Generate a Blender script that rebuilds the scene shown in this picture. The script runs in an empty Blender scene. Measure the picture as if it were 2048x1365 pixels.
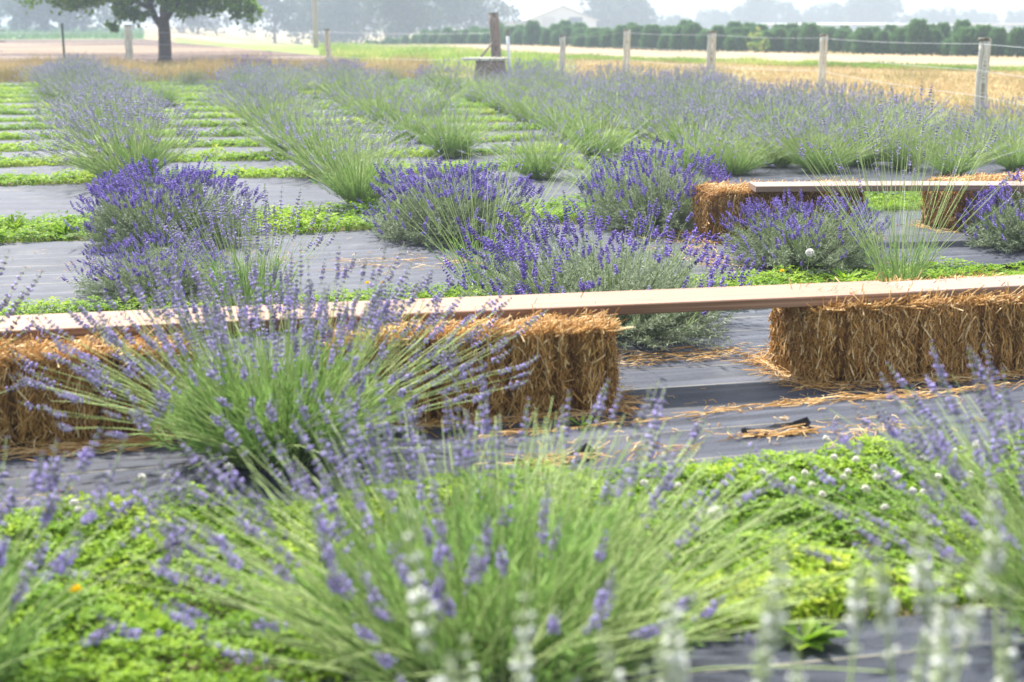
import bpy, math, random
import numpy as np
from mathutils import Vector

PI = math.pi
rad = math.radians
sc = bpy.context.scene
COL = sc.collection
RNG = np.random.default_rng(11)

# ------------------------------------------------------------------ camera
CAM_H = 1.47
PITCH = rad(12.62)
FPX = 2844.4           # 50 mm on a 36 mm wide sensor, in pixels of the 2048 px wide photograph
cp, sp = math.cos(PITCH), math.sin(PITCH)


def at(x, y, z=0.0):
    """point at height z seen along the direction of photograph pixel (x, y)"""
    r = (x - 1024) / FPX
    d = (y - 682.5) / FPX
    dx, dy, dz = r, cp - d * sp, -sp - d * cp
    t = (z - CAM_H) / dz
    return np.array([dx * t, dy * t, z])


cam = bpy.data.cameras.new('camera')
cam.lens = 50
cam.sensor_width = 36
cam.clip_start = 0.05
cam.clip_end = 3000
cam.dof.use_dof = True
cam.dof.focus_distance = 8.0
cam.dof.aperture_fstop = 2.7
camo = bpy.data.objects.new('camera', cam)
COL.objects.link(camo)
camo.location = (0, 0, CAM_H)
camo.rotation_euler = (PI / 2 - PITCH, 0, 0)
sc.camera = camo

# ------------------------------------------------------------------ frame of the planting strips
SA = rad(14.5)
U = np.array([math.cos(SA), math.sin(SA), 0.0])
V = np.array([-math.sin(SA), math.cos(SA), 0.0])


def uw(u, w, z=0.0):
    return U * u + V * w + np.array([0, 0, z])


# ------------------------------------------------------------------ object helpers
def tag(o, label=None, cat=None, group=None, kind=None):
    if label: o['label'] = label
    if cat: o['category'] = cat
    if group: o['group'] = group
    if kind: o['kind'] = kind
    return o


def link(name, me, mat=None, parent=None):
    o = bpy.data.objects.new(name, me)
    COL.objects.link(o)
    if mat is not None and me is not None and len(me.materials) == 0:
        me.materials.append(mat)
    if parent is not None:
        o.parent = parent
    return o


def thing(name, label, cat, loc=(0, 0, 0), rz=0.0, group=None, sc_=1.0):
    o = bpy.data.objects.new(name, None)
    COL.objects.link(o)
    o.empty_display_size = 0.1
    o.location = tuple(loc)
    o.rotation_euler = (0, 0, rz)
    if isinstance(sc_, (int, float)):
        sc_ = (sc_,) * 3
    o.scale = sc_
    return tag(o, label, cat, group)


def copy_tree(o, parent=None):
    c = o.copy()
    COL.objects.link(c)
    if parent is not None:
        c.parent = parent
    for ch in list(o.children):
        copy_tree(ch, c)
    return c


# ------------------------------------------------------------------ mesh batches
class G:
    def __init__(s):
        s.v, s.f, s.t, s.n = [], [], [], 0

    def add(s, v, f, t=None):
        v = np.asarray(v, dtype=np.float32).reshape(-1, 3)
        f = np.asarray(f, dtype=np.int64)
        if len(v) == 0: return s
        s.v.append(v)
        s.f.append(f + s.n)
        if t is None: t = np.full(len(v), .5)
        s.t.append(np.broadcast_to(np.asarray(t, dtype=np.float32), (len(v),)))
        s.n += len(v)
        return s

    def mesh(s, name, smooth=False):
        me = bpy.data.meshes.new(name)
        v = np.concatenate(s.v)
        t = np.concatenate(s.t)
        loops = np.concatenate([f.ravel() for f in s.f])
        cnt = np.concatenate([np.full(f.shape[0], f.shape[1]) for f in s.f])
        start = np.concatenate([[0], np.cumsum(cnt)[:-1]])
        me.vertices.add(len(v))
        me.vertices.foreach_set('co', v.ravel())
        me.loops.add(len(loops))
        me.loops.foreach_set('vertex_index', loops.astype(np.int32))
        me.polygons.add(len(cnt))
        me.polygons.foreach_set('loop_start', start.astype(np.int32))
        me.update(calc_edges=True)
        a = me.attributes.new('tint', 'FLOAT', 'POINT')
        a.data.foreach_set('value', t.astype(np.float32))
        if not smooth:
            me.shade_flat()
        return me


def nrm(a):
    return a / np.maximum(np.linalg.norm(a, axis=-1, keepdims=True), 1e-9)


def rdir(rng, n):
    return nrm(rng.normal(size=(n, 3)))


def tubes(g, P, R, sides=3, tint=None, rng=RNG, caps=False):
    P = np.asarray(P, float)
    N, S, _ = P.shape
    R = np.broadcast_to(np.asarray(R, float), (N, S))
    T = nrm(np.gradient(P, axis=1))
    ref = rdir(rng, N)[:, None, :]
    A = nrm(np.cross(T, ref))
    B = np.cross(T, A)
    an = np.arange(sides) * 2 * PI / sides
    W = P[:, :, None, :] + R[:, :, None, None] * (np.cos(an)[None, None, :, None] * A[:, :, None, :] + np.sin(an)[None, None, :, None] * B[:, :, None, :])
    idx = np.arange(N * S * sides).reshape(N, S, sides)
    a = idx[:, :-1, :]; b = np.roll(a, -1, axis=2)
    c = idx[:, 1:, :]; d = np.roll(c, -1, axis=2)
    F = np.stack([a, b, d, c], -1).reshape(-1, 4)
    t = None
    if tint is not None:
        t = np.repeat(np.asarray(tint, float), S * sides)
    g.add(W.reshape(-1, 3), F, t)
    if caps:
        for k in range(N):
            g.f.append((idx[k, -1] + g.n - N * S * sides)[None, :])
            g.f.append((idx[k, 0][::-1] + g.n - N * S * sides)[None, :])


def blobs(g, C, axis, ln, wd, tint, rng=RNG, sides=3):
    """little spindle shaped buds"""
    N = len(C)
    ax = nrm(axis)
    ref = rdir(rng, N)
    A = nrm(np.cross(ax, ref)); B = np.cross(ax, A)
    ln = np.broadcast_to(ln, (N,))[:, None]; wd = np.broadcast_to(wd, (N,))[:, None]
    vs = [C]
    for k in range(sides):
        an = k * 2 * PI / sides
        vs.append(C + ax * ln * .6 + (math.cos(an) * A + math.sin(an) * B) * wd)
    vs.append(C + ax * ln)
    Vt = np.stack(vs, 1)
    m = sides + 2
    base = (np.arange(N) * m)[:, None]
    F = []
    for k in range(sides):
        j = (k + 1) % sides
        F.append(np.concatenate([base, base + 1 + j, base + 1 + k], 1))
        F.append(np.concatenate([base + m - 1, base + 1 + k, base + 1 + j], 1))
    g.add(Vt.reshape(-1, 3), np.concatenate(F), np.repeat(tint, m))


def leaves(g, P, D, ln, wd, tint, rng=RNG, fold=.25, N_=None, wide=.5):
    """folded diamond leaves: base P, direction D"""
    n = len(P)
    D = nrm(D)
    if N_ is None: N_ = rdir(rng, n)
    S = nrm(np.cross(D, N_)); Nn = np.cross(S, D)
    ln = np.broadcast_to(ln, (n,))[:, None]; wd = np.broadcast_to(wd, (n,))[:, None]
    mid = P + D * ln * wide
    vt = np.stack([P, mid + S * wd * .5 + Nn * wd * fold, P + D * ln, mid - S * wd * .5 + Nn * wd * fold], 1)
    b = (np.arange(n) * 4)[:, None]
    F = np.concatenate([np.concatenate([b, b + 1, b + 2], 1), np.concatenate([b, b + 2, b + 3], 1)])
    g.add(vt.reshape(-1, 3), F, np.repeat(tint, 4))


def blades(g, P, D, ln, wd, tint, droop, rng=RNG):
    """bent grass blades: P base, D direction"""
    n = len(P)
    D = nrm(D)
    az = rng.uniform(0, 2 * PI, n)
    S = np.stack([np.cos(az), np.sin(az), 0 * az], 1)
    ln = np.broadcast_to(ln, (n,))[:, None]; wd = np.broadcast_to(wd, (n,))[:, None]
    droop = np.broadcast_to(droop, (n,))[:, None]
    H = D * [1, 1, 0]
    H = nrm(H + 1e-4)
    p1 = P + D * ln * .5
    p2 = P + D * ln * .95 + H * ln * droop * .45 - np.array([0, 0, 1]) * ln * droop * .35
    vt = np.stack([P - S * wd * .4, P + S * wd * .4, p1 + S * wd * .5, p1 - S * wd * .5, p2], 1)
    b = (np.arange(n) * 5)[:, None]
    g.add(vt.reshape(-1, 3), np.concatenate([b, b + 1, b + 2, b + 3], 1), np.repeat(tint, 5))
    m = g.n - n * 5
    g.f.append(np.concatenate([b + 3, b + 2, b + 4], 1) + m)


def wob(x, y, s=1.0, seed=0):
    """smooth noise about 0, roughly -1..1"""
    r = np.random.default_rng(abs(int(seed)))
    o = 0
    for k in range(5):
        a = r.uniform(0, 2 * PI); f = s * r.uniform(.6, 2.2); ph = r.uniform(0, 6.28)
        o = o + np.sin((x * math.cos(a) + y * math.sin(a)) * f * 2 * PI + ph)
    return o / 3.0


def box(g, c, s, rz=0, t=.5):
    c = np.asarray(c, float)
    q = np.array([[x, y, z] for z in (-.5, .5) for y in (-.5, .5) for x in (-.5, .5)]) * np.asarray(s, float)
    ca, sa = math.cos(rz), math.sin(rz)
    q = np.stack([q[:, 0] * ca - q[:, 1] * sa, q[:, 0] * sa + q[:, 1] * ca, q[:, 2]], 1) + c
    g.add(q, [[0, 2, 3, 1], [4, 5, 7, 6], [0, 1, 5, 4], [2, 6, 7, 3], [0, 4, 6, 2], [1, 3, 7, 5]], t)


# ------------------------------------------------------------------ materials
def srgb(r, g, b):
    f = lambda c: (c / 12.92 if c <= .04045 else ((c + .055) / 1.055) ** 2.4)
    return (f(r / 255), f(g / 255), f(b / 255), 1)


class NT:
    def __init__(s, name):
        s.m = bpy.data.materials.new(name)
        s.m.use_nodes = True
        s.t = s.m.node_tree
        s.b = s.t.nodes['Principled BSDF']
        s.out = s.t.nodes['Material Output']

    def n(s, typ, **kw):
        nd = s.t.nodes.new(typ)
        for k, v in kw.items():
            if k in nd.inputs.keys(): nd.inputs[k].default_value = v
            else: setattr(nd, k, v)
        return nd

    def l(s, a, b):
        s.t.links.new(a, b)

    def ramp(s, fac, stops, interp='LINEAR'):
        r = s.n('ShaderNodeValToRGB')
        r.color_ramp.interpolation = interp
        e = r.color_ramp.elements
        while len(e) < len(stops): e.new(.5)
        for el, (p, c) in zip(e, stops):
            el.position = p
            el.color = tuple(c) if len(c) == 4 else tuple(c) + (1,)
        s.l(fac, r.inputs[0])
        return r.outputs[0]

    def noise(s, scale, vec=None, detail=4, rough=.55):
        nd = s.n('ShaderNodeTexNoise')
        nd.inputs['Scale'].default_value = scale
        nd.inputs['Detail'].default_value = detail
        nd.inputs['Roughness'].default_value = rough
        if vec is not None: s.l(vec, nd.inputs['Vector'])
        return nd.outputs[0]

    def coords(s, scale=(1, 1, 1), rot=(0, 0, 0), kind='Object'):
        c = s.n('ShaderNodeTexCoord')
        m = s.n('ShaderNodeMapping')
        m.inputs['Scale'].default_value = scale
        m.inputs['Rotation'].default_value = rot
        s.l(c.outputs[kind], m.inputs[0])
        return m.outputs[0]

    def mix(s, f, a, b, typ='MIX'):
        nd = s.n('ShaderNodeMix', data_type='RGBA', blend_type=typ)
        if isinstance(f, (int, float)): nd.inputs[0].default_value = f
        else: s.l(f, nd.inputs[0])
        for k, q in ((6, a), (7, b)):
            if isinstance(q, tuple): nd.inputs[k].default_value = q if len(q) == 4 else q + (1,)
            else: s.l(q, nd.inputs[k])
        return nd.outputs[2]

    def bump(s, h, strength=.3, dist=.01):
        b = s.n('ShaderNodeBump')
        b.inputs['Strength'].default_value = strength
        b.inputs['Distance'].default_value = dist
        s.l(h, b.inputs['Height'])
        s.l(b.outputs[0], s.b.inputs['Normal'])


def veg(name, stops, trans=.35, rough=.55, spec=.25, patch=None):
    k = NT(name)
    a = k.n('ShaderNodeAttribute', attribute_name='tint')
    c = k.ramp(a.outputs['Fac'], stops)
    if patch:
        co = k.coords((1, 1, 1))
        nz = k.noise(patch[0], co, 3)
        m = k.ramp(nz, [(.42, (0, 0, 0)), (.6, (1, 1, 1))])
        c = k.mix(m, c, k.mix(.6, c, patch[1]))
    k.l(c, k.b.inputs['Base Color'])
    k.b.inputs['Roughness'].default_value = rough
    k.b.inputs['Specular IOR Level'].default_value = spec
    if trans > 0:
        t = k.n('ShaderNodeBsdfTranslucent')
        k.l(c, t.inputs[0])
        mx = k.n('ShaderNodeMixShader')
        mx.inputs[0].default_value = trans
        k.l(k.b.outputs[0], mx.inputs[1]); k.l(t.outputs[0], mx.inputs[2])
        k.l(mx.outputs[0], k.out.inputs[0])
    return k.m


M = {}
M['lav_leaf'] = veg('silver_green_leaf', [(0, (.15, .18, .10)), (.5, (.28, .335, .20)), (1, (.43, .49, .33))], .25)
M['lavandin_leaf'] = veg('lavandin_leaf', [(0, (.14, .25, .05)), (.5, (.26, .41, .11)), (1, (.39, .53, .21))], .35)
M['stem'] = veg('pale_green_stem', [(0, (.32, .43, .13)), (.5, (.48, .595, .24)), (1, (.66, .72, .39))], .3)
M['violet'] = veg('deep_violet_blossom', [(0, (.10, .075, .22)), (.35, (.18, .125, .43)), (.7, (.29, .20, .64)), (1, (.46, .36, .84))], .3)
M['lilac'] = veg('greyish_lilac_blossom', [(0, (.19, .175, .24)), (.45, (.27, .24, .38)), (.62, (.36, .295, .57)), (1, (.50, .42, .80))], .3)
M['white_bloom'] = veg('white_blossom', [(0, (.36, .43, .25)), (.5, (.50, .56, .37)), (.62, (.68, .70, .60)), (1, (.86, .87, .83))], .35)
M['clover'] = veg('clover_and_grass', [(0, (.045, .11, .008)), (.35, (.13, .26, .012)), (.75, (.28, .42, .02)), (1, (.46, .52, .05))], .45)
M['golden'] = veg('dry_golden_grass', [(0, (.20, .21, .055)), (.28, (.30, .235, .085)), (.55, (.40, .29, .125)), (.85, (.50, .39, .20)), (1, (.24, .28, .07))], .3)
M['weed'] = veg('weedy_grass', [(0, (.12, .22, .02)), (.5, (.26, .38, .05)), (1, (.45, .45, .12))], .4)
M['straw'] = veg('straw_stalk', [(0, (.14, .052, .010)), (.3, (.43, .205, .042)), (.7, (.72, .43, .13)), (1, (.94, .74, .41))], .25, .45, .35)
M['maple'] = veg('maple_leaf', [(0, (.07, .15, .02)), (.5, (.17, .30, .04)), (1, (.30, .43, .07))], .5)
M['far_leaf'] = veg('broad_leaf', [(0, (.03, .055, .02)), (.5, (.05, .085, .03)), (1, (.085, .13, .045))], .3)
M['conifer'] = veg('evergreen_needle', [(0, (.05, .12, .035)), (.5, (.10, .21, .065)), (1, (.17, .31, .10))], .35)
M['crop'] = veg('crop_leaf', [(0, (.06, .15, .03)), (1, (.14, .27, .06))], .35)
M['yellow'] = veg('yellow_petal', [(0, (.80, .52, .01)), (1, (.92, .72, .02))], .3)
M['clover_white'] = veg('clover_blossom', [(0, (.55, .42, .30)), (.4, (.74, .70, .58)), (1, (.85, .83, .76))], .3)
M['fluff'] = veg('seed_fluff', [(0, (.6, .58, .56)), (1, (.85, .84, .82))], .4)

k = NT('bird_feathers'); k.b.inputs['Base Color'].default_value = (.02, .02, .03, 1); M['bird'] = k.m

# woven weed-control cloth
k = NT('woven_ground_cloth')
co = k.coords((1, 1, 1), (0, 0, -SA))
sx = k.n('ShaderNodeMapping'); sx.inputs['Scale'].default_value = (.35, 9, 1); k.l(co, sx.inputs[0])
streak = k.noise(1.6, sx.outputs[0], 6, .62)
big = k.noise(3.2, co, 6, .65)
wv = k.n('ShaderNodeMapping'); wv.inputs['Scale'].default_value = (60, 260, 1); k.l(co, wv.inputs[0])
weave = k.noise(1.0, wv.outputs[0], 2)
c = k.ramp(streak, [(.30, (.012, .014, .021)), (.48, (.030, .035, .050)), (.66, (.075, .083, .105))])
dust = k.ramp(big, [(.5, (0, 0, 0)), (.75, (1, 1, 1))])
c = k.mix(dust, c, k.mix(.34, c, (.17, .165, .16)))
sep = k.n('ShaderNodeSeparateXYZ'); k.l(co, sep.inputs[0])
md = k.n('ShaderNodeMath', operation='PINGPONG'); md.inputs[1].default_value = .155; k.l(sep.outputs[1], md.inputs[0])
ln = k.n('ShaderNodeMath', operation='LESS_THAN'); ln.inputs[1].default_value = .0026; k.l(md.outputs[0], ln.inputs[0])
nb = k.noise(.8, co, 3)
lf = k.n('ShaderNodeMath', operation='MULTIPLY'); k.l(ln.outputs[0], lf.inputs[0])
k.l(k.ramp(nb, [(.45, (0, 0, 0)), (.6, (1, 1, 1))]), lf.inputs[1])
c = k.mix(lf.outputs[0], c, (.30, .27, .17))
k.l(c, k.b.inputs['Base Color'])
k.l(k.ramp(streak, [(.2, (.52,) * 3), (.8, (.7,) * 3)]), k.b.inputs['Roughness'])
k.b.inputs['Specular IOR Level'].default_value = .3
hs = k.n('ShaderNodeMath', operation='ADD'); k.l(streak, hs.inputs[0]); k.l(weave, hs.inputs[1])
k.bump(hs.outputs[0], .5, .014)
M['cloth'] = k.m

k = NT('torn_cloth_edge'); k.b.inputs['Base Color'].default_value = (.012, .012, .016, 1); k.b.inputs['Roughness'].default_value = .8; M['torn'] = k.m


def ground_mat(name, stops, scale, stretch=(1, 1, 1), rot=0, bump=.5, dist=.05, fine=30):
    k = NT(name)
    co = k.coords(stretch, (0, 0, rot))
    a = k.noise(scale, co, 6, .6)
    b = k.noise(fine, k.coords(), 4, .7)
    m = k.n('ShaderNodeMath', operation='MULTIPLY_ADD')
    k.l(b, m.inputs[0]); m.inputs[1].default_value = .5
    s = k.n('ShaderNodeMath', operation='MULTIPLY'); k.l(a, s.inputs[0]); s.inputs[1].default_value = .75
    k.l(s.outputs[0], m.inputs[2])
    c = k.ramp(m.outputs[0], stops)
    k.l(c, k.b.inputs['Base Color'])
    k.b.inputs['Roughness'].default_value = .95
    k.b.inputs['Specular IOR Level'].default_value = .1
    k.bump(b, bump, dist)
    return k.m


M['ground'] = ground_mat('dry_meadow_ground', [(.35, (.16, .15, .045)), (.52, (.32, .235, .10)), (.66, (.41, .31, .15)), (.8, (.21, .23, .06))], .35)
M['soil'] = ground_mat('garden_soil', [(.35, (.06, .045, .03)), (.6, (.13, .095, .06)), (.8, (.12, .15, .04))], 2.0)
M['plowed'] = ground_mat('ploughed_soil', [(.50, (.045, .031, .027)), (.58, (.10, .068, .054)), (.65, (.22, .155, .105)), (.76, (.34, .255, .155))], .085, (.5, 1.0, 1), rad(12), .9, .12, 3)
M['stubble'] = ground_mat('pale_harvested_stubble', [(.4, (.22, .155, .095)), (.6, (.30, .225, .145)), (.8, (.36, .285, .20))], .3, (.2, 1.2, 1), rad(-14), .4, .05, 12)
M['cropsoil'] = ground_mat('crop_ground', [(.4, (.08, .12, .04)), (.7, (.13, .20, .06))], .3)
M['verge'] = ground_mat('green_verge', [(.45, (.10, .16, .035)), (.62, (.18, .23, .055)), (.8, (.33, .28, .11))], .3)


def wood(name, dark, mid, light, grain=(1.2, 30, 90), rough=.6, knots=True):
    k = NT(name)
    co = k.coords(grain)
    a = k.noise(1.4, co, 6, .6)
    w = k.n('ShaderNodeTexWave', wave_type='BANDS', bands_direction='Y')
    w.inputs['Scale'].default_value = 1.1; w.inputs['Distortion'].default_value = 5; w.inputs['Detail'].default_value = 4
    k.l(k.coords((.5, 14, 45)), w.inputs['Vector'])
    m = k.mix(.45, a, w.outputs[1])
    c = k.ramp(m, [(.3, dark), (.5, mid), (.72, light)])
    if knots:
        vo = k.n('ShaderNodeTexVoronoi'); vo.inputs['Scale'].default_value = 1.0
        k.l(k.coords((2.2, 6, 6)), vo.inputs['Vector'])
        kn = k.ramp(vo.outputs['Distance'], [(.04, (1, 1, 1)), (.13, (0, 0, 0))])
        c = k.mix(kn, c, dark)
    big = k.noise(2.2, k.coords((.6, 2, 2)), 3)
    c = k.mix(k.ramp(big, [(.4, (0, 0, 0)), (.75, (.5,) * 3)]), c, mid)
    k.l(c, k.b.inputs['Base Color'])
    k.b.inputs['Roughness'].default_value = rough
    k.bump(a, .25, .003)
    return k.m


M['plank'] = wood('fresh_sawn_plank', (.12, .05, .022), (.275, .15, .085), (.37, .225, .14))
M['plank_grey'] = wood('weathered_plank', (.15, .095, .065), (.26, .175, .125), (.35, .25, .19))
M['post'] = wood('weathered_post', (.22, .20, .15), (.50, .475, .39), (.66, .63, .54), (22, 22, 1.4), .85, False)
M['post_top'] = wood('dark_post_top', (.08, .07, .05), (.17, .15, .11), (.28, .25, .19), (20, 20, 6), .9, False)
M['old_wood'] = wood('brown_old_wood', (.10, .07, .05), (.24, .18, .135), (.36, .28, .22), (18, 18, 1.2), .85, False)
M['bark'] = wood('tree_bark', (.035, .025, .02), (.085, .065, .055), (.15, .12, .10), (14, 14, 2), .95, False)
M['pole'] = wood('bleached_pole', (.25, .20, .17), (.40, .34, .29), (.5, .44, .38), (9, 9, .6), .9, False)


def plain(name, c, rough=.5, metal=0.0, var=.15):
    k = NT(name)
    nz = k.noise(6, k.coords(), 4)
    k.l(k.ramp(nz, [(.3, tuple(q * (1 - var) for q in c)), (.7, tuple(min(1, q * (1 + var)) for q in c))]), k.b.inputs['Base Color'])
    k.b.inputs['Roughness'].default_value = rough
    k.b.inputs['Metallic'].default_value = metal
    return k.m


M['wire'] = plain('galvanised_wire', (.42, .43, .44), .45, .6)
M['tpost'] = plain('dark_green_steel', (.03, .05, .035), .6)
M['pvc'] = plain('white_plastic_pipe', (.78, .78, .76), .4, 0, .05)
M['shed_wall'] = plain('white_painted_metal', (.66, .67, .68), .5, 0, .03)
M['shed_roof'] = plain('pale_metal_roof', (.42, .45, .49), .4, 0, .05)
M['shed_door'] = plain('pale_roller_door', (.50, .51, .52), .5, 0, .05)
M['shed_open'] = plain('slate_blue_door', (.06, .085, .14), .5, 0, .1)
M['steel'] = plain('galvanised_pipe', (.62, .64, .66), .4, .3)
M['straw_core'] = ground_mat('packed_straw', [(.3, (.045, .022, .008)), (.55, (.13, .07, .022)), (.75, (.24, .14, .05))], 9, (1, 1, 1), 0, .8, .02, 60)


# ------------------------------------------------------------------ terrain
def sstep(a, b, x):
    t = np.clip((x - a) / (b - a), 0, 1)
    return t * t * (3 - 2 * t)


def terr(x, y):
    y = np.asarray(y, float); x = np.asarray(x, float)
    return -2.0 * sstep(95, 170, y) * sstep(-.25, -.12, x / np.maximum(y, 1))


def grid_faces(nr, ncol):
    i = np.arange(nr * ncol).reshape(nr, ncol)
    return np.stack([i[:-1, :-1], i[:-1, 1:], i[1:, 1:], i[1:, :-1]], -1).reshape(-1, 4)


g = G()
ys = np.concatenate([np.linspace(-4, 60, 30), np.linspace(66, 260, 50), np.linspace(280, 820, 20)])
rs = np.linspace(-1.0, 1.0, 90)
YY, RR = np.meshgrid(ys, rs, indexing='ij')
XX = RR * (YY * .85 + 26)
ZZ = terr(XX, YY)
g.add(np.stack([XX, YY, ZZ], -1).reshape(-1, 3), grid_faces(len(ys), len(rs)))
tag(link('ground', g.mesh('ground', True), M['ground']), kind='structure')


def loft(top, bot, nx=60, ny=8, dz=.012):
    """a sheet on the terrain between two outlines given by photograph pixels"""
    def rs_(pl):
        w = np.array([at(*p)[:2] for p in pl])
        px = np.array([p[0] for p in pl], float)
        q = np.linspace(px[0], px[-1], nx)
        py = np.interp(q, px, [p[1] for p in pl])
        return np.array([at(a, b)[:2] for a, b in zip(q, py)])
    T, B = rs_(top), rs_(bot)
    t = np.linspace(0, 1, ny)[:, None, None]
    P = B[None] * (1 - t) + T[None] * t
    z = terr(P[..., 0], P[..., 1]) + dz
    g = G()
    g.add(np.concatenate([P, z[..., None]], -1).reshape(-1, 3), grid_faces(ny, nx))
    return g, P


def sheet(name, top, bot, mat, dz):
    g, P = loft(top, bot, dz=dz)
    tag(link(name, g.mesh(name, True), mat), kind='structure')
    return P


ROAD_T = [(200, 60), (350, 65), (680, 78), (998, 91), (1350, 104), (2048, 117.5), (2600, 128)]
ROAD_B = [(200, 66), (350, 74), (680, 86), (998, 101), (1350, 121), (2048, 139), (2600, 153)]
sheet('stubble_field', ROAD_T, ROAD_B, M['stubble'], .03)
sheet('ploughed_field', [(-700, 80), (0, 80), (300, 79), (430, 90), (600, 107), (760, 128)],
      [(-700, 150), (0, 142), (300, 142), (430, 142), (600, 141), (760, 140)], M['plowed'], .02)
sheet('crop_field', [(-700, 53), (0, 53), (290, 57)], [(-700, 80), (0, 80.5), (290, 79.5)], M['cropsoil'], .04)
sheet('green_verge', [(350, 76), (680, 88), (998, 103), (1150, 112)], [(350, 86), (680, 116), (998, 146), (1150, 146)], M['verge'], .025)

# near field: garden soil, then strips of cloth over it
gs = G()
c4 = [uw(-9, -2), uw(14, -2), uw(11.5, 39), uw(-9, 39)]
gs.add(np.array(c4) + [0, 0, .004], [[0, 1, 2, 3]])
tag(link('garden_soil', gs.mesh('garden_soil'), M['soil']), kind='structure')

GRASS = [(2.98, 4.17), (6.74, 7.52), (10.05, 11.05)]
w = 13.72
while w < 36:
    GRASS.append((w, w + .60)); w += 1.77
edges = [-1.2] + [e for s_ in GRASS for e in s_] + [37.5]
CLOTH = [(edges[i], edges[i + 1]) for i in range(0, len(edges), 2)]


def cloth_z(x, y):
    return .012 + .007 * (1 + wob(x, y, .35, 3)) + .006 * (1 + wob(x * .3, y * 2.2, .8, 5))


for (w0, w1) in CLOTH:
    nu = 160 if w0 < 12 else 40
    nw = max(6, int((w1 - w0) / (.06 if w0 < 12 else .3)))
    u_ = np.linspace(-5 if w0 < 12 else -8, 10.2, nu); w_ = np.linspace(0, 1, nw)
    UU, WW = np.meshgrid(u_, w_, indexing='ij')
    e0 = w0 + .03 * wob(UU, UU * 0, .4, int(w0 * 7) + 1); e1 = w1 + .03 * wob(UU, UU * 0, .4, int(w1 * 9) + 2)
    Wv = e0 + (e1 - e0) * WW
    P = UU[..., None] * U + Wv[..., None] * V
    P[..., 2] = cloth_z(P[..., 0], P[..., 1])
    g = G(); g.add(P.reshape(-1, 3), grid_faces(nu, nw)[:, ::-1])
    tag(link('ground_cloth', g.mesh('ground_cloth', True), M['cloth']), kind='structure', group='strips of weed cloth')


# ------------------------------------------------------------------ ground cover
def cover(name, label, pts, rng, size, n_leaf, n_blade, hmax, mat, hseed=7):
    g = G()
    n = n_leaf
    P = pts(n, rng)
    hp = (.6 + .35 * wob(P[:, 0], P[:, 1], .9, hseed) + .3 * wob(P[:, 0], P[:, 1], 3.1, hseed + 5)).clip(.12, 1.5)
    h = rng.uniform(.25, 1, n) ** .7 * hmax * hp
    C = P.copy(); C[:, 2] = .012 + h
    tone = (.36 + .35 * rng.random(n) + .22 * wob(P[:, 0], P[:, 1], .5, hseed + 1) + .13 * wob(P[:, 0], P[:, 1], 2.7, hseed + 4) + .25 * (h / hmax - .5)).clip(0, 1)
    az = rng.uniform(0, 2 * PI, n)
    tilt = rng.normal(0, .35, (n, 2))
    s = size * rng.uniform(.7, 1.4, n)
    for j in range(3):
        a = az + j * 2 * PI / 3
        D = np.stack([np.cos(a), np.sin(a), tilt[:, 0] * np.cos(a) + tilt[:, 1] * np.sin(a) + .25], 1)
        leaves(g, C, D, s, s * .85, tone, rng, .18, np.tile([0., 0, 1], (n, 1)), .6)
    m = n_blade
    P = pts(m, rng)
    hp = (.55 + .45 * wob(P[:, 0], P[:, 1], .9, hseed)).clip(.2, 1.3)
    P[:, 2] = .006
    D = rng.normal(0, .5, (m, 3)); D[:, 2] = 1
    tone = (.26 + .5 * rng.random(m) + .2 * wob(P[:, 0], P[:, 1], .5, hseed + 1)).clip(0, 1)
    blades(g, P, D, hmax * hp * rng.uniform(.7, 1.7, m), size * .28 * rng.uniform(.7, 1.3, m), tone, rng.uniform(.1, .9, m), rng)
    o = link(name, g.mesh(name), mat)
    return tag(o, label, 'ground cover', kind='stuff')


def strip_pts(u0, u1, w0, w1):
    def f(n, rng):
        u = rng.uniform(u0, u1, n)
        t = rng.random(n)
        lo = w0 - .05 + .07 * wob(u, u * 0, .7, int(w0 * 13)); hi = w1 + .05 + .07 * wob(u, u * 0, .7, int(w0 * 17) + 3)
        return uw(0, 0)[None] + u[:, None] * U + (lo + (hi - lo) * t)[:, None] * V
    return f


rg = np.random.default_rng(21)
ORD = ['first', 'second', 'third', 'fourth', 'fifth', 'sixth', 'seventh', 'eighth', 'ninth', 'tenth', 'eleventh', 'twelfth']
for i, (w0, w1) in enumerate(GRASS):
    if i == 0:
        cover('clover', 'bright green clover and grass strip in front of the bales', strip_pts(-1.7, 3.0, w0, w1), rg, .017, 24000, 26000, .09, M['clover'])
    elif i == 1:
        cover('clover', 'thin clover strip just behind the long plank bench', strip_pts(-2.6, 6, w0, w1), rg, .018, 15000, 15000, .08, M['clover'], 9)
    elif i == 2:
        cover('clover', 'clover strip between the two mounds of deep violet lavender', strip_pts(-3, 7.5, w0, w1), rg, .024, 14000, 13000, .11, M['clover'], 12)
    else:
        half = (w0 * .42)
        cover('clover', 'narrow green strip crossing the far lavender beds, %s from the front' % (ORD + ['thirteenth', 'fourteenth'])[i - 3],
              strip_pts(-3.2 if w0 < 20 else -4.5, 10, w0, w1), rg, .034, 4600, 5200, .095, M['clover'], 14 + i)


def poly_pts(top, bot, pw=1.0):
    """random points between two pixel outlines"""
    g, P = loft(top, bot, 60, 12, 0)
    A = P
    def f(n, rng):
        r = rng.random(n) * (A.shape[0] - 1.001); c = rng.random(n) * (A.shape[1] - 1.001)
        i, j = r.astype(int), c.astype(int); fr, fc = (r - i)[:, None], (c - j)[:, None]
        q = (A[i, j] * (1 - fc) + A[i, j + 1] * fc) * (1 - fr) + (A[i + 1, j] * (1 - fc) + A[i + 1, j + 1] * fc) * fr
        return np.concatenate([q, terr(q[:, 0], q[:, 1])[:, None]], 1)
    return f


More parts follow.
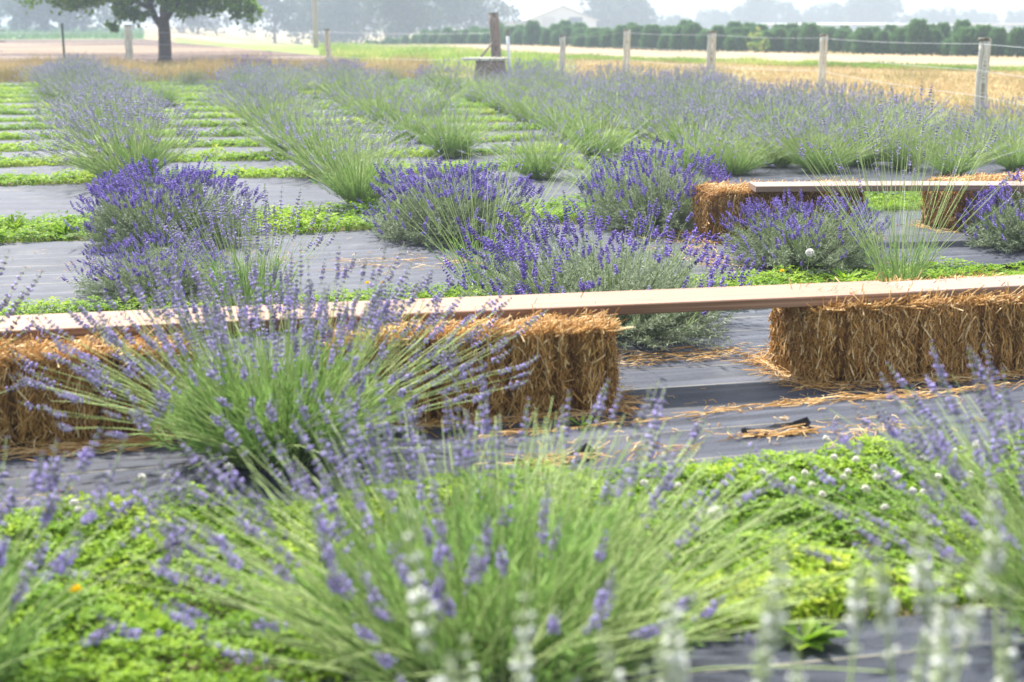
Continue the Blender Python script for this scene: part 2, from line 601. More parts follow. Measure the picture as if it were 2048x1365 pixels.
def meadow(name, label, pts, n, hgt, wd, mat, seed, lean=.25, tone_scale=.12, tone0=.35):
    r = np.random.default_rng(abs(int(seed)))
    P = pts(n, r)
    D = r.normal(0, lean, (n, 3)); D[:, 2] = 1
    hp = (.75 + .35 * wob(P[:, 0], P[:, 1], tone_scale * 2, seed)).clip(.3, 1.3)
    tone = (tone0 + .4 * r.random(n) + .34 * wob(P[:, 0], P[:, 1], tone_scale, seed + 1)).clip(0, 1)
    g = G()
    blades(g, P, D, hgt * hp * r.uniform(.6, 1.3, n), wd * r.uniform(.7, 1.4, n), tone, r.uniform(0, .6, n), r)
    return tag(link(name, g.mesh(name), mat), label, 'grass', kind='stuff')


meadow('tall_grass', 'band of tall golden grass at the foot of the shade tree', poly_pts([(-400, 139), (0, 139), (350, 139), (720, 141), (860, 148)], [(-400, 166), (0, 166), (350, 172), (720, 168), (860, 160)]), 42000, .55, .014, M['golden'], 31, .2)
meadow('dry_grass', 'dry golden grass on the bank beyond the post fence', poly_pts([(1090, 118), (1350, 123), (2048, 142), (2500, 155)], [(1090, 190), (1350, 215), (2048, 320), (2500, 400)]), 70000, .17, .013, M['golden'], 32, .5, .15, .3)
meadow('weeds', 'bright green weedy patch around the stump table', poly_pts([(640, 92), (900, 101), (1110, 118)], [(640, 112), (900, 150), (1110, 158)]), 22000, .38, .03, M['weed'], 33, .3, .1, .4)
meadow('grass', 'green verge line along the pale stubble field', poly_pts([(1090, 111), (1350, 121), (2048, 139), (2500, 151)], [(1090, 118), (1350, 127), (2048, 147), (2500, 160)]), 14000, .22, .03, M['weed'], 34, .3, .1, .2)
meadow('crop', 'low green crop rows in the far field', poly_pts([(-600, 54), (0, 54), (285, 58)], [(-600, 79), (0, 79.5), (285, 78.5)]), 26000, .6, .22, M['crop'], 35, .4, .05)


# ------------------------------------------------------------------ lavender
def lavandin(seed, n=260, L=.62, th=1.15, spike=.075, W=7, F=6, fl=.010, stem_r=.0016, n_sh=110, lps=18, bloom=1.0, S=7, shoot=.24, rb=.10, leaf=.05, flat=1.05, sides=3, bside=None):
    """long-stemmed lavender: returns foliage, stems and blossom meshes"""
    r = np.random.default_rng(abs(int(seed)))
    az = r.uniform(0, 2 * PI, n)
    tht = th * r.uniform(0.02, 1, n) ** .75 * r.uniform(.85, 1.08, n)
    ln = L * r.uniform(.72, 1.12, n) * (flat + (1 - flat) * (tht / th))
    lift = r.uniform(.05, .30, n)
    ts = np.linspace(0, 1, S)
    p = np.zeros((n, S, 3))
    ro = rb * np.sqrt(r.random(n))
    p[:, 0, 0] = ro * np.cos(az); p[:, 0, 1] = ro * np.sin(az); p[:, 0, 2] = .03
    daz = r.normal(0, .28, n)
    side = r.normal(0, .24, n)
    for s in range(1, S):
        t = ts[s]
        a = tht * (.72 + .42 * t) - lift * max(0, t - .7) * 2
        zz = az + daz + side * t
        d = np.stack([np.sin(a) * np.cos(zz), np.sin(a) * np.sin(zz), np.cos(a)], 1)
        p[:, s] = p[:, s - 1] + d * (ln / (S - 1))[:, None]
    p[:, :, 2] = np.maximum(p[:, :, 2], .02)
    gst = G()
    rr = stem_r * np.linspace(1.25, .75, S)[None] * r.uniform(.8, 1.2, (n, 1))
    stone = (.5 + .25 * r.normal(0, .7, n)).clip(0, 1)
    tubes(gst, p, rr, sides, stone, r)
    # blossom
    gb = G()
    bl = r.random(n) < (bloom if bside is None else np.where((np.cos(az) < -.15) & (tht > .35), bloom * bside, bloom))
    e = p[bl, -1]; d0 = nrm(p[bl, -1] - p[bl, -2]); m = len(e)
    sl = spike * r.uniform(.65, 1.25, m)
    upc = r.uniform(.05, .45, m)
    tw = np.concatenate([[-.32], np.linspace(0, 1, W - 1)])
    C = e[:, None] + d0[:, None] * (sl[:, None] * tw)[..., None]
    C[..., 2] += (upc * sl)[:, None] * np.maximum(tw, 0) ** 2
    tang = nrm(np.gradient(C, axis=1))
    gone = r.random((m, W)) < .06
    an = r.uniform(0, 2 * PI, (m, W, 1)) + np.arange(F) * 2 * PI / F
    A = nrm(np.cross(tang, np.broadcast_to(rdir(r, m)[:, None], tang.shape))); B = np.cross(tang, A)
    out = np.cos(an)[..., None] * A[:, :, None] + np.sin(an)[..., None] * B[:, :, None]
    taper = np.interp(tw, [-.4, 0, .25, .6, 1], [.55, .85, 1, .8, .42])
    ax = out * .75 + tang[:, :, None] * .75
    cc = C[:, :, None] + out * (fl * .18) + r.normal(0, fl * .15, out.shape)
    fls = fl * taper[None, :, None] * r.uniform(.65, 1.3, (m, W, F))
    pr = np.interp(tw, [-.4, .2, .6, 1], [.55, .45, .25, .03])
    violet = r.random((m, W, F)) < pr[None, :, None] * r.uniform(.4, 1.6, (m, 1, 1))
    tone = np.where(violet, r.uniform(.6, 1, (m, W, F)), r.uniform(0, .5, (m, W, F)))
    fls = np.where(violet, fls * 1.25, fls)
    keep = ~np.broadcast_to(gone[..., None], fls.shape)
    blobs(gb, cc[keep], ax[keep], fls[keep], fls[keep] * .42, tone[keep], r)
    tubes(gst, C, stem_r * .8, sides, (.3 + .3 * r.random(m)), r)
    # foliage: leafy shoots at the heart
    gl = G()
    ns = n_sh
    az = r.uniform(0, 2 * PI, ns); th2 = min(th, 1.3) * np.sqrt(r.random(ns)); l2 = shoot * r.uniform(.6, 1.15, ns)
    d = np.stack([np.sin(th2) * np.cos(az), np.sin(th2) * np.sin(az), np.cos(th2)], 1)
    t = np.linspace(.1, 1, 4)
    b = np.stack([rb * np.cos(az) * .8 * r.random(ns), rb * np.sin(az) * .8 * r.random(ns), 0 * az + .02], 1)
    P = b[:, None] + d[:, None] * (l2[:, None] * t)[..., None]
    P[..., 2] += .05 * t[None] ** 2
    tubes(gl, P, .0018, 3, r.uniform(.2, .5, ns), r)
    tt = r.uniform(.2, 1, (ns, lps))
    q = b[:, None] + d[:, None] * (l2[:, None] * tt)[..., None]
    q[..., 2] += .05 * tt ** 2
    D = d[:, None] + rdir(r, ns * lps).reshape(ns, lps, 3) * .75 + np.array([0, 0, .3])
    q = q.reshape(-1, 3); D = D.reshape(-1, 3)
    leaves(gl, q, D, leaf * r.uniform(.6, 1.3, len(q)), leaf * .11, (.45 + .3 * r.normal(0, .6, len(q))).clip(0, 1), r, .2)
    return gl.mesh('foliage'), gst.mesh('stems', True), gb.mesh('blossom', True)


def english(seed, R=.52, H=.36, ns=520, lps=34, nf=330, cap=.45, fstem=.085, spike=.052, W=5, F=6, fl=.0115, leaf=.034, side_fl=.12, bias=None):
    """rounded lavender mound with grey-green leaves under a cap of dense violet spikes"""
    r = np.random.default_rng(abs(int(seed)))
    az = r.uniform(0, 2 * PI, ns)
    se = r.uniform(-.02, 1, ns)
    ce = np.sqrt(1 - np.clip(se, 0, 1) ** 2)
    lump = 1 + .13 * np.sin(az * 3 + seed) * ce + .08 * np.sin(az * 5 + 2 * seed) + r.normal(0, .07, ns)
    end = np.stack([R * ce * np.cos(az), R * ce * np.sin(az), H * se + .05], 1) * lump[:, None]
    end[:, 2] = np.maximum(end[:, 2], .03)
    b = np.stack([end[:, 0] * .22, end[:, 1] * .22, 0 * az + .02], 1)
    ctl = end * [.75, .75, .45] + [0, 0, .02]
    t = np.linspace(0, 1, 5)[None, :, None]
    bez = lambda t: b[:, None] * (1 - t) ** 2 + 2 * ctl[:, None] * t * (1 - t) + end[:, None] * t ** 2
    P = bez(t)
    gl = G()
    tubes(gl, P, np.linspace(.003, .0012, 5)[None], 3, r.uniform(0, .3, ns), r)
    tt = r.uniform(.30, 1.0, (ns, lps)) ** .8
    q = bez(tt[..., None])
    tg = nrm(end[:, None] - q + (end - ctl)[:, None] * .5)
    D = tg * .8 + rdir(r, ns * lps).reshape(ns, lps, 3) * .8
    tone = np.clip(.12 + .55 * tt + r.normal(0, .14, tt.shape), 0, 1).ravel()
    q = q.reshape(-1, 3); D = D.reshape(-1, 3)
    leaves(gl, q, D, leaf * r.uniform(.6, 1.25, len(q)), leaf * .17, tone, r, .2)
    # flower stalks
    el = end[:, 2] / (H + .05)
    pr = np.where(el > cap, 1.0, side_fl)
    if bias is not None:
        pr = pr * bias(end / R)
    pr = pr / pr.sum()
    pick = r.choice(ns, nf, p=pr)
    e = end[pick] + r.normal(0, .02, (nf, 3))
    hor = nrm(e * [1, 1, 0])
    d = nrm(hor * r.uniform(.1, .75, (nf, 1)) + np.array([0, 0, 1]) * r.uniform(.55, 1, (nf, 1)) + r.normal(0, .16, (nf, 3)))
    l = fstem * r.uniform(.5, 1.25, nf)
    S = np.concatenate([P[pick][:, :4], (e + d * (l * .5)[:, None])[:, None], (e + d * l[:, None] + [0, 0, .005])[:, None]], 1)
    gst = G()
    tubes(gst, S, .0011, 3, r.uniform(0, .5, nf), r)
    gb = G()
    tip = S[:, -1]
    sl = spike * r.uniform(.6, 1.35, nf)
    tw = np.linspace(0, 1, W)
    C = tip[:, None] + d[:, None] * (sl[:, None] * tw)[..., None]
    an = r.uniform(0, 2 * PI, (nf, W, 1)) + np.arange(F) * 2 * PI / F
    A = nrm(np.cross(d, rdir(r, nf))); B = np.cross(d, A)
    out = np.cos(an)[..., None] * A[:, None, None] + np.sin(an)[..., None] * B[:, None, None]
    ax = out + d[:, None, None] * .7
    cc = C[:, :, None] + r.normal(0, fl * .15, out.shape)
    taper = np.interp(tw, [0, .4, 1], [.9, 1.05, .65])
    fls = fl * taper[None, :, None] * r.uniform(.65, 1.3, (nf, W, F))
    tone = np.clip(r.uniform(0, 1, (nf, W, F)) * .75 + r.normal(0, .12, (nf, 1, 1)) + .12, 0, 1)
    blobs(gb, cc.reshape(-1, 3), ax.reshape(-1, 3), fls.ravel(), fls.ravel() * .45, tone.ravel(), r)
    return gl.mesh('foliage'), gst.mesh('stems', True), gb.mesh('blossom', True)


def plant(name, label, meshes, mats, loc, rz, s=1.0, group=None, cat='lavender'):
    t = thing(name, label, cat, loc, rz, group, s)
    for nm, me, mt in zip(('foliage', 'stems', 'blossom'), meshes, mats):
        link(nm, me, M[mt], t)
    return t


LAV = ('lavandin_leaf', 'stem', 'lilac')
ENG = ('lav_leaf', 'stem', 'violet')
WHT = ('lavandin_leaf', 'stem', 'white_bloom')


def gpt(x, y):
    p = at(x, y)
    p[2] = .012 if p[1] < 12 else .008
    return p


GN = 'long-stemmed lavender in the near beds'
# foreground plants
plant('lavender_plant', 'big long-stemmed lilac lavender in front of the gap between left and middle bale',
      lavandin(1, 600, .76, 1.30, .075, 8, 7, .0100, .0015, 260, 30, rb=.20, shoot=.30, leaf=.065, bloom=.75, flat=.60), LAV, gpt(560, 930), .3, 1.0, GN)
plant('lavender_plant', 'largest blurred lavender fan at the bottom, its stems spreading over the clover',
      lavandin(2, 780, .67, 1.22, .085, 8, 7, .0105, .0017, 300, 30, rb=.30, shoot=.30, leaf=.065, bloom=.13, flat=.52, bside=3.2), LAV, gpt(985, 1350), 0.0, 1.0, GN)
plant('lavender_plant', 'lavender leaning in from the right edge over the clover with grey lilac spikes',
      lavandin(3, 560, .76, 1.25, .075, 8, 7, .0100, .0016, 240, 26, rb=.24, shoot=.30, bloom=.5, flat=.52), LAV, gpt(2260, 1310), 2.2, 1.0, GN)
plant('lavender_plant', 'lavender at the bottom left corner, only its dark lilac spikes showing',
      lavandin(4, 80, .52, 1.1, .09, 8, 7, .0125, .002, 120, 20, shoot=.26), LAV, gpt(-140, 1430), .7, 1.0, GN)
plant('lavender_plant', 'lavender at the left edge before the darkest bale',
      lavandin(5, 140, .60, 1.25, .085, 8, 7, .0115, .0019, 140, 20, shoot=.28), LAV, gpt(-260, 930), 1.9, 1.0, GN)
wm = lavandin(6, 8, .62, .36, .13, 10, 8, .014, .0028, 50, 14, shoot=.2)
wm2 = lavandin(7, 13, .62, .36, .13, 10, 8, .014, .0028, 50, 14, shoot=.2)
plant('white_lavender', 'pale white-flowered lavender at the bottom edge, middle of the picture', wm, WHT, gpt(1180, 2330), .4, .97, 'white lavender along the bottom edge', 'white lavender')
plant('white_lavender', 'white-flowered lavender at the bottom edge over the bare dark cloth', wm2, WHT, gpt(1640, 2300), 1.4, 1.0, 'white lavender along the bottom edge', 'white lavender')
plant('white_lavender', 'tallest white-flowered lavender in the bottom right corner', wm2, WHT, gpt(2050, 2260), 2.9, 1.05, 'white lavender along the bottom edge', 'white lavender')
# middle distance, long-stemmed
plant('lavender_plant', 'upright lilac lavender standing right behind the plank before the left violet mound',
      lavandin(8, 120, .54, .85, .070, 7, 6, .0095, .0014, 80, 22, shoot=.28), LAV, gpt(505, 655), .9, 1.0, GN)
plant('lavender_plant', 'sparse fan of pale bare stems beside the middle violet mound',
      lavandin(9, 62, .85, .95, .06, 6, 5, .008, .0015, 22, 12, bloom=.45, shoot=.28), LAV, gpt(965, 590), .1, 1.0, GN)
plant('lavender_plant', 'thin airy lavender with grey spikes between the far bales and the long plank',
      lavandin(10, 85, .92, .85, .07, 7, 5, .009, .0015, 30, 12, bloom=.75, shoot=.26), LAV, gpt(1800, 590), .5, 1.0, GN)

# rounded violet mounds
GE = 'rounded deep violet lavender mounds'
E1 = english(21, .57, .35, 640, 34, 640, .60)
E2 = english(22, .55, .345, 620, 34, 540, .62)
E3 = english(23, .53, .34, 580, 34, 430, .45, side_fl=.22)
E4 = english(24, .60, .34, 640, 36, 430, .3, .15, side_fl=.3, bias=lambda e: .42 + 1.6 * (e[:, 0] < -.45) + .9 * (e[:, 1] > .35))
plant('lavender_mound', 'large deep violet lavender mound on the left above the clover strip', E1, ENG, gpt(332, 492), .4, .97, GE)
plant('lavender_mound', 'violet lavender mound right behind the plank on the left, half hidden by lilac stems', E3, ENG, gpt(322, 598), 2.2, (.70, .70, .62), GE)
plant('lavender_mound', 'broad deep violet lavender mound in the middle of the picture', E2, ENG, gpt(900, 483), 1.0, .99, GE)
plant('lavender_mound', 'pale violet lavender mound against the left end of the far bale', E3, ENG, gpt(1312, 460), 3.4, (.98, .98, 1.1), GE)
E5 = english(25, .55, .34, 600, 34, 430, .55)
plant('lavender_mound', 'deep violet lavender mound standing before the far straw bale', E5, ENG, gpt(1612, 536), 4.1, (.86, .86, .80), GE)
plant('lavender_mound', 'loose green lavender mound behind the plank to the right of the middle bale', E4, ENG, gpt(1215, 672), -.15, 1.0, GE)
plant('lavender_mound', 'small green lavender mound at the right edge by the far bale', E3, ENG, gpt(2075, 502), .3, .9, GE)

# far beds
F1 = lavandin(31, 330, .70, 1.05, .062, 5, 5, .0125, .0022, 150, 20, shoot=.34, S=5, bloom=1.0)
F2 = lavandin(32, 300, .74, .95, .060, 5, 5, .0125, .0022, 150, 20, shoot=.34, S=5, bloom=.65)
F3 = lavandin(33, 260, .70, 1.1, .058, 5, 5, .012, .0022, 150, 20, shoot=.36, S=5, bloom=.4)
F4 = english(34, .6, .42, 300, 26, 420, .25, .15, .05, 4, 5, .011, .05)
FAR = [F1, F2, F3]
ROWS = [
    ('in the row behind the left violet mound', [(268, 374, 1.05, 0), (225, 322, 1.1, 0), (205, 284, 1.1, 0), (190, 254, 1.1, 0), (176, 228, 1.1, 0), (165, 206, 1.1, 0), (150, 189, 1.1, 0), (160, 176, 1.1, 0), (235, 190, 1.0, 0), (105, 178, 1.0, 0), (110, 205, .9, 0)]),
    ('in the row between left and middle violet mounds', [(720, 418, .95, 2), (655, 360, 1.0, 1), (590, 318, 1.0, 2), (550, 284, 1.0, 1), (520, 254, 1.05, 0), (500, 230, 1.0, 0), (480, 211, 1.0, 0), (500, 190, 1.0, 0), (320, 216, .9, 2), (560, 205, .95, 1)]),
    ('in the row leading towards the stump table', [(1080, 362, .85, 2), (900, 318, .95, 2), (830, 288, 1.0, 2), (775, 262, 1.0, 1), (735, 238, 1.0, 2), (700, 216, 1.0, 1), (680, 198, 1.05, 0), (800, 222, .95, 2), (860, 236, .95, 2), (620, 188, .95, 1)]),
    ('in the row leading towards the white pipe', [(1212, 396, .62, 2), (1190, 322, .95, 2), (1120, 282, 1.0, 2), (1060, 254, 1.0, 1), (1010, 229, 1.0, 2), (960, 210, 1.0, 2), (900, 196, 1.0, 1), (1050, 200, 1.05, 0)]),
    ('in the row beyond the pale mound by the far bale', [(1470, 352, .8, 2), (1385, 318, 1.05, 0), (1300, 286, 1.05, 0), (1235, 260, 1.05, 0), (1180, 238, 1.05, 0), (1130, 219, 1.0, 1), (1095, 203, 1.0, 1), (1400, 345, .85, 2)]),
    ('in the row beyond the left end of the far plank', [(1640, 350, .9, 1), (1560, 312, 1.1, 0), (1470, 282, 1.1, 0), (1395, 258, 1.1, 0), (1330, 238, 1.05, 0), (1275, 220, 1.0, 1), (1225, 205, 1.0, 0), (1550, 338, .9, 1)]),
    ('in the row along the post fence', [(1905, 352, .7, 2), (1770, 322, 1.0, 1), (1700, 292, 1.1, 0), (1610, 266, 1.1, 0), (1530, 246, 1.0, 0), (1450, 228, 1.0, 0), (1390, 212, 1.0, 0), (1720, 337, .9, 1), (1812, 342, .8, 2)]),
    ('beyond the far bale pair, right of the fence row', [(2030, 345, .75, 2), (1900, 312, .85, 2), (2010, 302, .85, 1), (1830, 286, .8, 2), (2080, 285, .8, 2), (1920, 280, .7, 2), (1965, 326, .85, 1)]),
]
rr = random.Random(5)
GF = 'long-stemmed lavender bushes in the far beds'
for rowname, pts in ROWS:
    for j, (x, y, s, kd) in enumerate(sorted(pts, key=lambda q: -q[1])):
        look = ('lilac lavender', 'greenish lilac lavender', 'mostly green lavender')[kd]
        o_ = plant('lavender_plant', '%s, %s back %s' % (look, ORD[j], rowname), FAR[kd], LAV, gpt(x, y), rr.uniform(0, 6.28), (s * rr.uniform(1.05, 1.4), s * rr.uniform(1.05, 1.4), s * rr.uniform(.66, .88)), GF)
        o_.rotation_euler = (rr.uniform(-.12, .12), rr.uniform(-.12, .12), o_.rotation_euler[2])
for (x, y, s, lb) in [(515, 176, 1.1, 'vivid violet lavender mound at the far end left of the stump table'), (690, 172, .9, 'vivid violet lavender mound far off before the post left of the stump table'),
                      (1055, 178, 1.0, 'vivid violet lavender mound far off beside the white pipe'), (870, 178, .8, 'small violet lavender mound far off left of the stump table')]:
    plant('lavender_mound', lb, F4, ENG, gpt(x, y), rr.uniform(0, 6), s, 'violet lavender mounds at the far end')
gr = english(35, .45, .38, 200, 24, 4, .2)
for (x, y, s, lb) in [(385, 172, .9, 'small flowerless green bush by the golden grass right of the shade tree'), (778, 166, .9, 'small flowerless green bush far off between post and stump table')]:
    plant('green_bush', lb, gr, ENG, gpt(x, y), 1.0, s, None, 'bush')


# ------------------------------------------------------------------ straw bales
def bale_meshes(seed, L=1.1, D=.46, H=.335, n=17000):
    r = np.random.default_rng(abs(int(seed)))
    g = G()

    def face(o, a, b, na, nb):
        s, t = np.meshgrid(np.linspace(0, 1, na), np.linspace(0, 1, nb), indexing='ij')
        P = np.array(o) + s[..., None] * np.array(a) + t[..., None] * np.array(b)
        g.add(P.reshape(-1, 3), grid_faces(na, nb))
    x, y = L / 2, D / 2
    face((-x, -y, 0), (L, 0, 0), (0, 0, H), 60, 16); face((x, y, 0), (-L, 0, 0), (0, 0, H), 60, 16)
    face((x, -y, 0), (0, D, 0), (0, 0, H), 22, 16); face((-x, y, 0), (0, -D, 0), (0, 0, H), 22, 16)
    face((-x, -y, H), (L, 0, 0), (0, D, 0), 60, 22); face((-x, y, 0), (L, 0, 0), (0, -D, 0), 60, 22)
    flakes = np.sort(r.uniform(-.5, .5, 9)) * L

    def shape(P):
        P = P.copy()
        # rounded block
        k = np.array([x, y, H / 2]); q = P - [0, 0, H / 2]
        rc = .085
        inn = np.clip(q, -(k - rc), k - rc)
        d = q - inn
        ln_ = np.linalg.norm(d, axis=1, keepdims=True)
        q = inn + np.where(ln_ > 0, d / np.maximum(ln_, 1e-6) * np.minimum(ln_, rc), 0)
        dist = np.min(np.abs(q[:, :1] - flakes[None]), axis=1)
        groove = np.exp(-(dist / .012) ** 2) * .028
        bul = .014 * wob(q[:, 0] * 2, q[:, 2] * 2 + q[:, 1], 1.3, seed)
        inw = nrm(q * [.15, 1, 1])
        q = q + inw * (bul - groove)[:, None]
        q += [0, 0, H / 2]
        q[:, 2] = np.maximum(q[:, 2], 0.0)
        return q
    g.v = [shape(v.astype(float)).astype(np.float32) for v in g.v]
    body = g.mesh('packed_body', True)
    gs = G()
    area = [('f', L * H), ('b', L * H), ('l', D * H), ('r', D * H), ('t', L * D * 1.15)]
    tot = sum(a for _, a in area)
    for nm, a in area:
        m = int(n * a / tot)
        s, t = r.uniform(-.5, .5, m), r.uniform(-.5, .5, m)
        z = (t + .5) * H
        if nm in 'fb':
            sg = -1 if nm == 'f' else 1
            P = np.stack([s * L, 0 * s + sg * y, z], 1); N = np.tile([0., sg, 0], (m, 1)); up = np.tile([0., 0, 1], (m, 1)); al = np.tile([1., 0, 0], (m, 1))
        elif nm in 'lr':
            sg = -1 if nm == 'l' else 1
            P = np.stack([0 * s + sg * x, s * D, z], 1); N = np.tile([float(sg), 0, 0], (m, 1)); up = np.tile([0., 0, 1], (m, 1)); al = np.tile([0., 1, 0], (m, 1))
        else:
            P = np.stack([s * L, t * D, 0 * s + H], 1); N = np.tile([0., 0, 1], (m, 1)); up = np.tile([0., 1, 0], (m, 1)); al = np.tile([1., 0, 0], (m, 1))
        P = shape(P)
        # straws on the long sides hang mainly up and down, shaggy
        a1 = r.normal(0, .45, m) if nm in 'fb' else r.uniform(0, PI, m)
        if nm in 'lr': a1 = r.normal(PI / 2 * .0, .8, m)
        sgn = np.where(r.random(m) < .75, -1, 1)
        tang = up * (np.cos(a1) * sgn)[:, None] + al * np.sin(a1)[:, None]
        wild = r.random(m) < (np.where(t < -.28, .34, .10) if nm == 't' else .09)
        outw = np.where(wild, r.uniform(.4, 1.2, m), r.uniform(-.04, .34, m))
        d = nrm(tang + N * outw[:, None])
        ln_ = r.gamma(3.0, .017, m).clip(.02, .17) * np.where(wild, .9, 1)
        if nm == 't': ln_ = ln_ * 1.4; 
        dist = np.min(np.abs(P[:, :1] - flakes[None]), axis=1)
        c0 = P - d * (ln_ * .5)[:, None] + N * .004
        bend = rdir(r, m) * (ln_ * .08)[:, None]
        Q = np.stack([c0, c0 + d * (ln_ * .5)[:, None] + bend, c0 + d * ln_[:, None]], 1)
        Q[..., 2] = np.maximum(Q[..., 2], .004)
        tone = np.clip(r.beta(1.3, 1.25, m) * .95 + .05 + (.12 if nm == 't' else 0) - .35 * (dist < .015), 0, 1)  # shade of the flake grooves is put into the straw tone; top straws paler
        thick = r.random(m) < .16
        tone = np.where(thick, np.clip(tone + .3, 0, 1), tone * .85)
        tubes(gs, Q, (r.uniform(.0009, .0021, m) * np.where(thick, 1.8, 1))[:, None], 3, tone, r)
    # shaggy fringe standing up along the top front edge and the ends
    m = int(n * .05)
    s = r.uniform(-.5, .5, m)
    P = shape(np.stack([s * L, -y + np.abs(r.normal(0, .018, m)), 0 * s + H], 1))
    end = r.random(m) < .22
    P[end] = shape(np.stack([np.sign(s[end]) * x * .97, r.uniform(-y, y, end.sum()), 0 * s[end] + H], 1))
    d = nrm(np.stack([r.normal(0, .7, m) + np.where(end, np.sign(s) * .8, 0), r.normal(-.55, .35, m), r.uniform(.15, 1.0, m)], 1))
    ln_ = r.gamma(3.0, .018, m).clip(.02, .12)
    P = P - d * .012
    tubes(gs, np.stack([P, P + d * (ln_ * .5)[:, None] + rdir(r, m) * .004, P + d * ln_[:, None] + rdir(r, m) * .006], 1), r.uniform(.0011, .0026, m)[:, None], 3, r.uniform(.35, 1, m), r)
    # skirt of fallen stalks around the foot
    m = int(n * .07)
    s = r.uniform(0, 1, m) * 2 * (L + D)
    P = np.zeros((m, 3))
    for i, q in enumerate(s):
        if q < L: P[i] = (q - x, -y, 0)
        elif q < L + D: P[i] = (x, q - L - y, 0)
        elif q < 2 * L + D: P[i] = (q - L - D - x, y, 0)
        else: P[i] = (-x, q - 2 * L - D - y, 0)
    o = nrm(P * [1 / L, 1 / D, 0])
    P += o * np.abs(r.normal(0, .035, m))[:, None]
    a1 = r.uniform(0, 2 * PI, m)
    d = np.stack([np.cos(a1), np.sin(a1), r.uniform(0, .25, m)], 1)
    ln_ = r.uniform(.04, .15, m)
    P[:, 2] = r.uniform(.004, .02, m)
    tubes(gs, np.stack([P, P + d * ln_[:, None] * .5 + rdir(r, m) * .004, P + d * ln_[:, None] * [1, 1, .6]], 1).clip([-9, -9, .003], 9), r.uniform(.001, .0023, m)[:, None], 3, r.uniform(.35, 1, m), r)
    return body, gs.mesh('loose_straw', True)


BA = bale_meshes(41)
BB = bale_meshes(42)
BC = bale_meshes(43, H=.35, n=10000)


def bale(label, m, corner, ang, s=1.0, L=1.1, D=.46):
    """corner: ground point of the front left corner"""
    ca, sa = math.cos(ang), math.sin(ang)
    c = np.array(corner) + np.array([ca, sa, 0]) * L / 2 * (s if isinstance(s, float) else s[0]) + np.array([-sa, ca, 0]) * D / 2 * (s if isinstance(s, float) else s[0])
    c[2] = .016
    t = thing('straw_bale', label, 'straw bale', c, ang, 'straw bales carrying the plank benches', s)
    link('packed_body', m[0], M['straw_core'], t)
    link('loose_straw', m[1], M['straw'], t)
    return t


fr = gpt(1243, 838)
bale('middle straw bale under the long plank, half hidden by lilac lavender on its left', BA, fr - U * 1.1 + V * .03, SA)
bale('right straw bale under the seam where two planks meet', BB, gpt(1622, 786), SA - .01, (.98, .98, 1.0))
bale('dark shaded straw bale at the left edge under the long plank', BB, gpt(400, 905) - U * 1.1 + V * .11, SA)
bale('far straw bale behind the violet mound, under the left end of the far plank', BC, gpt(1420, 492), rad(10), 1.0)
bale('far straw bale turned end-on at the right edge under the far plank', BC, gpt(1925, 476), rad(28), 1.0)


# ------------------------------------------------------------------ planks
def plank(label, A, B, width, th, mat, roll=0.0, tilt_far=None):
    """A, B: near top edge ends in space"""
    A, B = np.array(A), np.array(B)
    L = np.linalg.norm(B - A)
    d = (B - A) / L
    ang = math.atan2(d[1], d[0])
    ry = -math.asin(d[2])
    g = G()
    n = 40
    xs = np.linspace(0, L, n)
    c = .004
    prof = [(0 + c, 0), (width - c, 0), (width, -c), (width, -th + c), (width - c, -th), (c, -th), (0, -th + c), (0, -c)]
    bow = .004 * np.sin(xs / L * PI * 1.5)
    P = np.array([[[x, p[0] + b * .5, p[1] + b] for p in prof] for x, b in zip(xs, bow)])
    i = np.arange(n * 8).reshape(n, 8)
    a = i[:-1]; b = np.roll(a, -1, 1); cc = i[1:]; dd = np.roll(cc, -1, 1)
    g.add(P.reshape(-1, 3), np.stack([a, cc, dd, b], -1).reshape(-1, 4))
    g.f.append(i[0][None, :]); g.f.append(i[-1][::-1][None, :])
    o = link('plank', g.mesh('plank'), mat)
    o.location = tuple(A); o.rotation_euler = (roll, ry, ang)
    return tag(o, label, 'plank', 'planks laid over the bales as benches')


ZT = .394
A0 = at(-560, 690, ZT); A1 = at(1819, 583, ZT)
mid0 = at(0, 665, ZT)
dirp = (A1 - mid0) / np.linalg.norm(A1 - mid0)
plank('long pale plank bench crossing the whole front over three bales', A1 - dirp * 4.75, A1, .285, .042, M['plank'])
B0 = A1 + dirp * .012 + np.array([-.01, .035, -.010])
b1 = at(2048, 573, ZT - .01)
d2 = (b1 - B0) / np.linalg.norm(b1 - B0)
plank('greyer short plank continuing the bench to the right edge on the right bale', B0, B0 + d2 * 2.6, .235, .040, M['plank_grey'])
C0 = at(1512, 373, ZT + .02); C1 = at(2048, 371.5, ZT + .02)
d3 = (C1 - C0) / np.linalg.norm(C1 - C0)
plank('far plank bench resting on the two far bales', C0, C0 + d3 * 3.0, .26, .04, M['plank_grey'])


